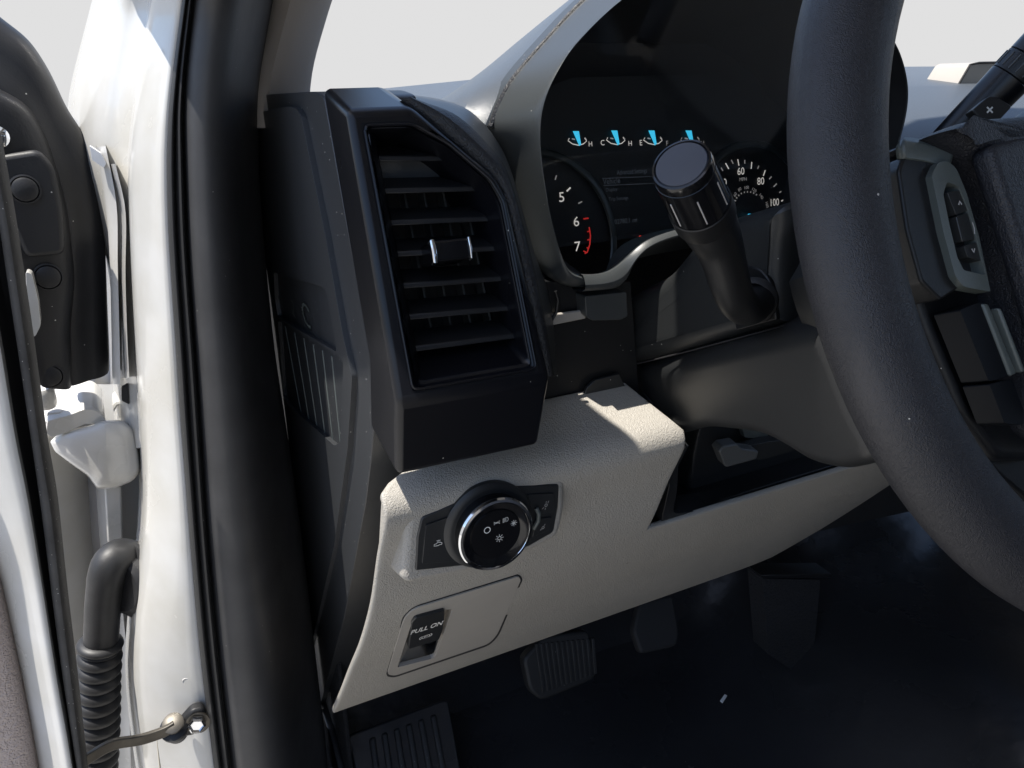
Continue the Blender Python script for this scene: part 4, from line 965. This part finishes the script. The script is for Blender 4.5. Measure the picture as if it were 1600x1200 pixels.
for x, y, rpx, Yp in ((39, 296, 15, .724), (75, 433, 15, .731), (79, 588, 14, .732)):
    c = onY(x, y, Yp); rr_ = rpx*.74/F_PX
    lathe('push_pin', c, (0.1, -1, .1), [(rr_*1.25, -.002), (rr_*1.25, .0002), (rr_*1.1, .0006), (rr_*1.02, -.0005), (rr_*.98, .0012), (rr_*.8, .0022), (0, .0026)], 'trim_black', cov, n=28)
lathe('mirror_screw', onY(-4, 214, .72), (.1, -1, .1), [(.008, -.002), (.008, .002), (.005, .004), (0, .0045)], 'chrome', door, n=20)
prism('lever_end', [onY(x, y, .715) for x, y in rp([(40, 424), (50, 428), (60, 470), (64, 508), (54, 528), (44, 520)], 6)], (0, .012, 0), 'white_paint', door, bev=.003, seg=3)
# dusty rubber strip on the door edge
sL = [(-40, 200), (-8, 330), (6, 420), (24, 540), (48, 700), (66, 830), (82, 960), (100, 1090), (122, 1230), (140, 1400)]
sR = [(-6, 200), (18, 330), (32, 420), (50, 540), (72, 700), (88, 790), (103, 930), (120, 1070), (138, 1230), (160, 1400)]
a_, b_ = cr(sL, 34), cr(sR, 34); rows = []
for p, q in zip(a_, b_):
    A, B = onY(p.x, p.y, .590), onY(q.x, q.y, .588)
    rows.append([A+Vector((0, .03, 0)), A, A.lerp(B, .3)+Vector((0, -.006, 0)), A.lerp(B, .7)+Vector((0, -.007, 0)), B, B+Vector((0, .02, 0))])
loft('edge_strip', rows, 'rubber_dusty', door, sub=1, sharp=80)
gL = [(-70, 200), (-40, 330), (-22, 420), (0, 520), (26, 680), (44, 770), (68, 918), (90, 1060), (116, 1210), (140, 1400)]
rows = []
for p, q in zip(cr(gL, 34), a_):
    A, B = onY(p.x, p.y, .585), onY(q.x+3, q.y, .60)
    rows.append([A+Vector((0, .004, 0)), A.lerp(B, .4)+Vector((0, .02, 0)), B+Vector((0, .016, 0))])
loft('strip_channel', rows, 'black_matt', door)
# painted shell and leather door card
cL = [(-160, 560), (-90, 700), (-36, 820), (-4, 905), (10, 968), (24, 1030), (40, 1110), (58, 1210), (84, 1400)]
rows = []
for p, q in zip(cr([(-200, 200), (-180, 330), (-160, 430)]+cL[1:], 34), cr(gL, 34)):
    A, B = onY(p.x, p.y, .615), onY(q.x, q.y, .584)
    rows.append([A+Vector((0, .01, 0)), A, A.lerp(B, .5)+Vector((0, -.003, 0)), A.lerp(B, .85)+Vector((0, -.006, 0)), B+Vector((0, -.002, 0)), B+Vector((0, .012, 0))])
loft('door_shell', rows, 'white_paint', door, sub=1, sharp=80)
rows = []
for p in cr(cL, 26):
    A = onY(p.x, p.y, .605)
    rows.append([A+Vector((.001, .02, 0)), A, A+Vector((-.006, -.006, 0)), A+Vector((-.03, -.006, 0)), A+Vector((-.12, .02, 0))])
loft('door_card', rows, 'door_card', door, sub=1, sharp=80)
# pressed inner shell seen in the gap
strip('inner_shell', door, 'white_paint', [(60, 598), (76, 700), (86, 800), (100, 930), (116, 1060), (130, 1200), (150, 1400)], [(128, 598), (134, 700), (140, 800), (150, 930), (160, 1060), (176, 1200), (190, 1400)], .82, .86)

# ================================================================== hinge, boot, check strap
hinge = thing('hinge_assembly', 'white painted door hinge with bolt beside the black trim cover', 'hinge', onY(150, 760, .68))
hp = [(78, 690, 3), (92, 676, 6), (140, 664, 8), (160, 656, 8), (192, 656, 12), (210, 668, 12), (217, 700, 12), (220, 736, 10), (208, 752, 10), (180, 763, 6), (152, 765, 6), (138, 744, 8), (112, 726, 8), (86, 706, 4)]
hpr = rp(hp, 8, 5); hcx = sum((Vector((p.x, p.y)) for p in hpr), Vector((0, 0)))/len(hpr)
hb_ = []
for sc_, Yq in ((.0, .7275), (.60, .7280), (.86, .7290), (.94, .7320), (.985, .740), (1.0, .752), (1.0, .80)):
    hb_.append([onY(hcx.x+(p.x-hcx.x)*sc_+(1-sc_)*10, hcx.y+(p.y-hcx.y)*sc_+(1-sc_)*8, Yq+.0002*max(0, 165-p.x)*sc_) for p in hpr])
loft('hinge_body', [r+[r[0]] for r in hb_], 'white_paint', hinge, sharp=60)
dn = [onY(x, y, .7305) for x, y in [(165, 709), (182, 698), (202, 694), (212, 696), (206, 706), (188, 716), (172, 718)]]
prism('hinge_rib', dn, (0, .004, 0), 'white_paint', hinge, bev=.002)
prism('hinge_arm', [onY(x, y, .742) for x, y in rp([(72, 676, 2), (74, 658, 3), (112, 648, 6), (128, 640, 6), (150, 640, 10), (163, 652, 6), (166, 660, 3), (148, 662, 4), (130, 664, 4), (104, 676, 4), (80, 684, 3)], 4)], (0, .045, .012), 'white_paint', hinge, bev=.003, seg=3)
bc = onZ(92, 650, 1); bc = onY(90, 652, .748)
lathe('bolt_washer', bc+Vector((0, .012, -.004)), (0, -.25, 1), [(.0, 0), (.0135, 0), (.0135, .003), (0, .003)], 'white_paint', hinge, n=28)
lathe('bolt_head', bc+Vector((0, .012, -.001)), (0, -.25, 1), [(.0, 0), (.0115, 0), (.0115, .006), (.0100, .0075), (0, .008)], 'white_paint', hinge, n=6, sharp=20)
lathe('hinge_pin', onY(70, 617, .745), (0, -.2, 1), [(.007, -.012), (.0085, -.008), (.0085, .004), (.006, .008), (0, .009)], 'white_paint', hinge, n=20)
prism('hinge_leg', [onY(x, y, .78) for x, y in [(163, 760), (190, 760), (192, 850), (168, 850)]], (0, .02, 0), 'white_paint', hinge, bev=.002)
strip('hinge_bracket', hinge, 'white_paint', [(176, 634), (182, 628), (192, 628), (198, 634)], [(178, 644), (184, 634), (192, 634), (203, 644)], .77, .77, n=8)

boot = thing('wiring_boot', 'black rubber door wiring boot with corrugated lower sleeve', 'wiring boot', onY(155, 1180, .72))
YBt = .715
lathe('grommet', onY(206, 905, .715), (-.75, -.62, .2), [(.0, -.006), (.036, -.006), (.039, -.002), (.039, .003), (.032, .006), (.031, .012), (.026, .016), (0, .016)], 'boot_rubber', boot, n=36)
pt = cr([(206, 880, 735), (190, 868, 715), (174, 878, 706), (166, 902, 704), (162, 935, 705), (160, 965, 706), (158, 1002, 708)], 26)
tube('elbow', [onY(p.x, p.y, p.z/1000) for p in pt], [.020, .0195, .0185, .0175]+[.0165]*8+[.0160]*8+[.0158]*6, 'boot_rubber', boot, n=24)
pt = cr([(157, 1000, 0), (154, 1060, 0), (154, 1110, 0), (153, 1160, 0), (150, 1215, 0)], 100); rads = []
for i in range(100):
    s = (i/100*12.5) % 1; rads.append(.0165+.0042*math.sin(math.pi*s)**.7)
rads[:6] = [.0165, .019, .0205, .021, .0205, .019]
tube('corrugated_sleeve', [onY(p.x, p.y, .708) for p in pt], rads, 'boot_rubber', boot, n=26)

chk = thing('door_check_strap', 'dark steel door check strap bolted to the white pillar', 'check strap', onY(270, 1145, .62))
ax_ = [(96, 1214, .600), (140, 1186, .606), (176, 1166, .612), (220, 1158, .616), (256, 1146, .618), (272, 1137, .619)]
cs = cr([(a, b, c*1000) for a, b, c in ax_], 24)
rows = []
for i, p in enumerate(cs):
    c = onY(p.x, p.y, p.z/1000); hgt = .0055 if i > 6 else .0055+.006*(6-i)/6; hv = Vector((0, 0, hgt)); dv = Vector((0, .004, 0))
    rows.append([c-hv, c+hv, c+hv+dv, c-hv+dv])
loft('strap_arm', [r+[r[0]] for r in rows], 'steel', chk, bev=.0008)
lathe('pivot_boss', onY(272, 1138, .628), (-.1, -.55, 1), [(0, -.016), (.010, -.016), (.011, -.004), (.0125, -.002), (.0125, .003), (.009, .005), (0, .006)], 'trim_black', chk, n=28)
lathe('rivet', onY(271, 1131, .624), (-.1, -.55, 1), [(0, 0), (.0095, 0), (.0095, .003), (.006, .0045), (0, .005)], 'steel', chk, n=28)
prism('bracket', [onY(x, y, .626) for x, y in rp([(282, 1130), (300, 1110), (318, 1106), (325, 1120), (322, 1138), (300, 1150), (284, 1152)], 6)], (0, .010, 0), 'trim_black', chk, bev=.002)
lathe('bolt_washer', onY(309, 1130, .624), (-.15, -1, .15), [(0, -.002), (.0110, -.002), (.0110, .0005), (0, .001)], 'steel', chk, n=28)
lathe('bolt_head', onY(308, 1130, .622), (-.15, -1, .15), [(0, 0), (.0082, 0), (.0082, .005), (.0068, .006), (.005, .004), (0, .004)], 'chrome', chk, n=6, sharp=20)
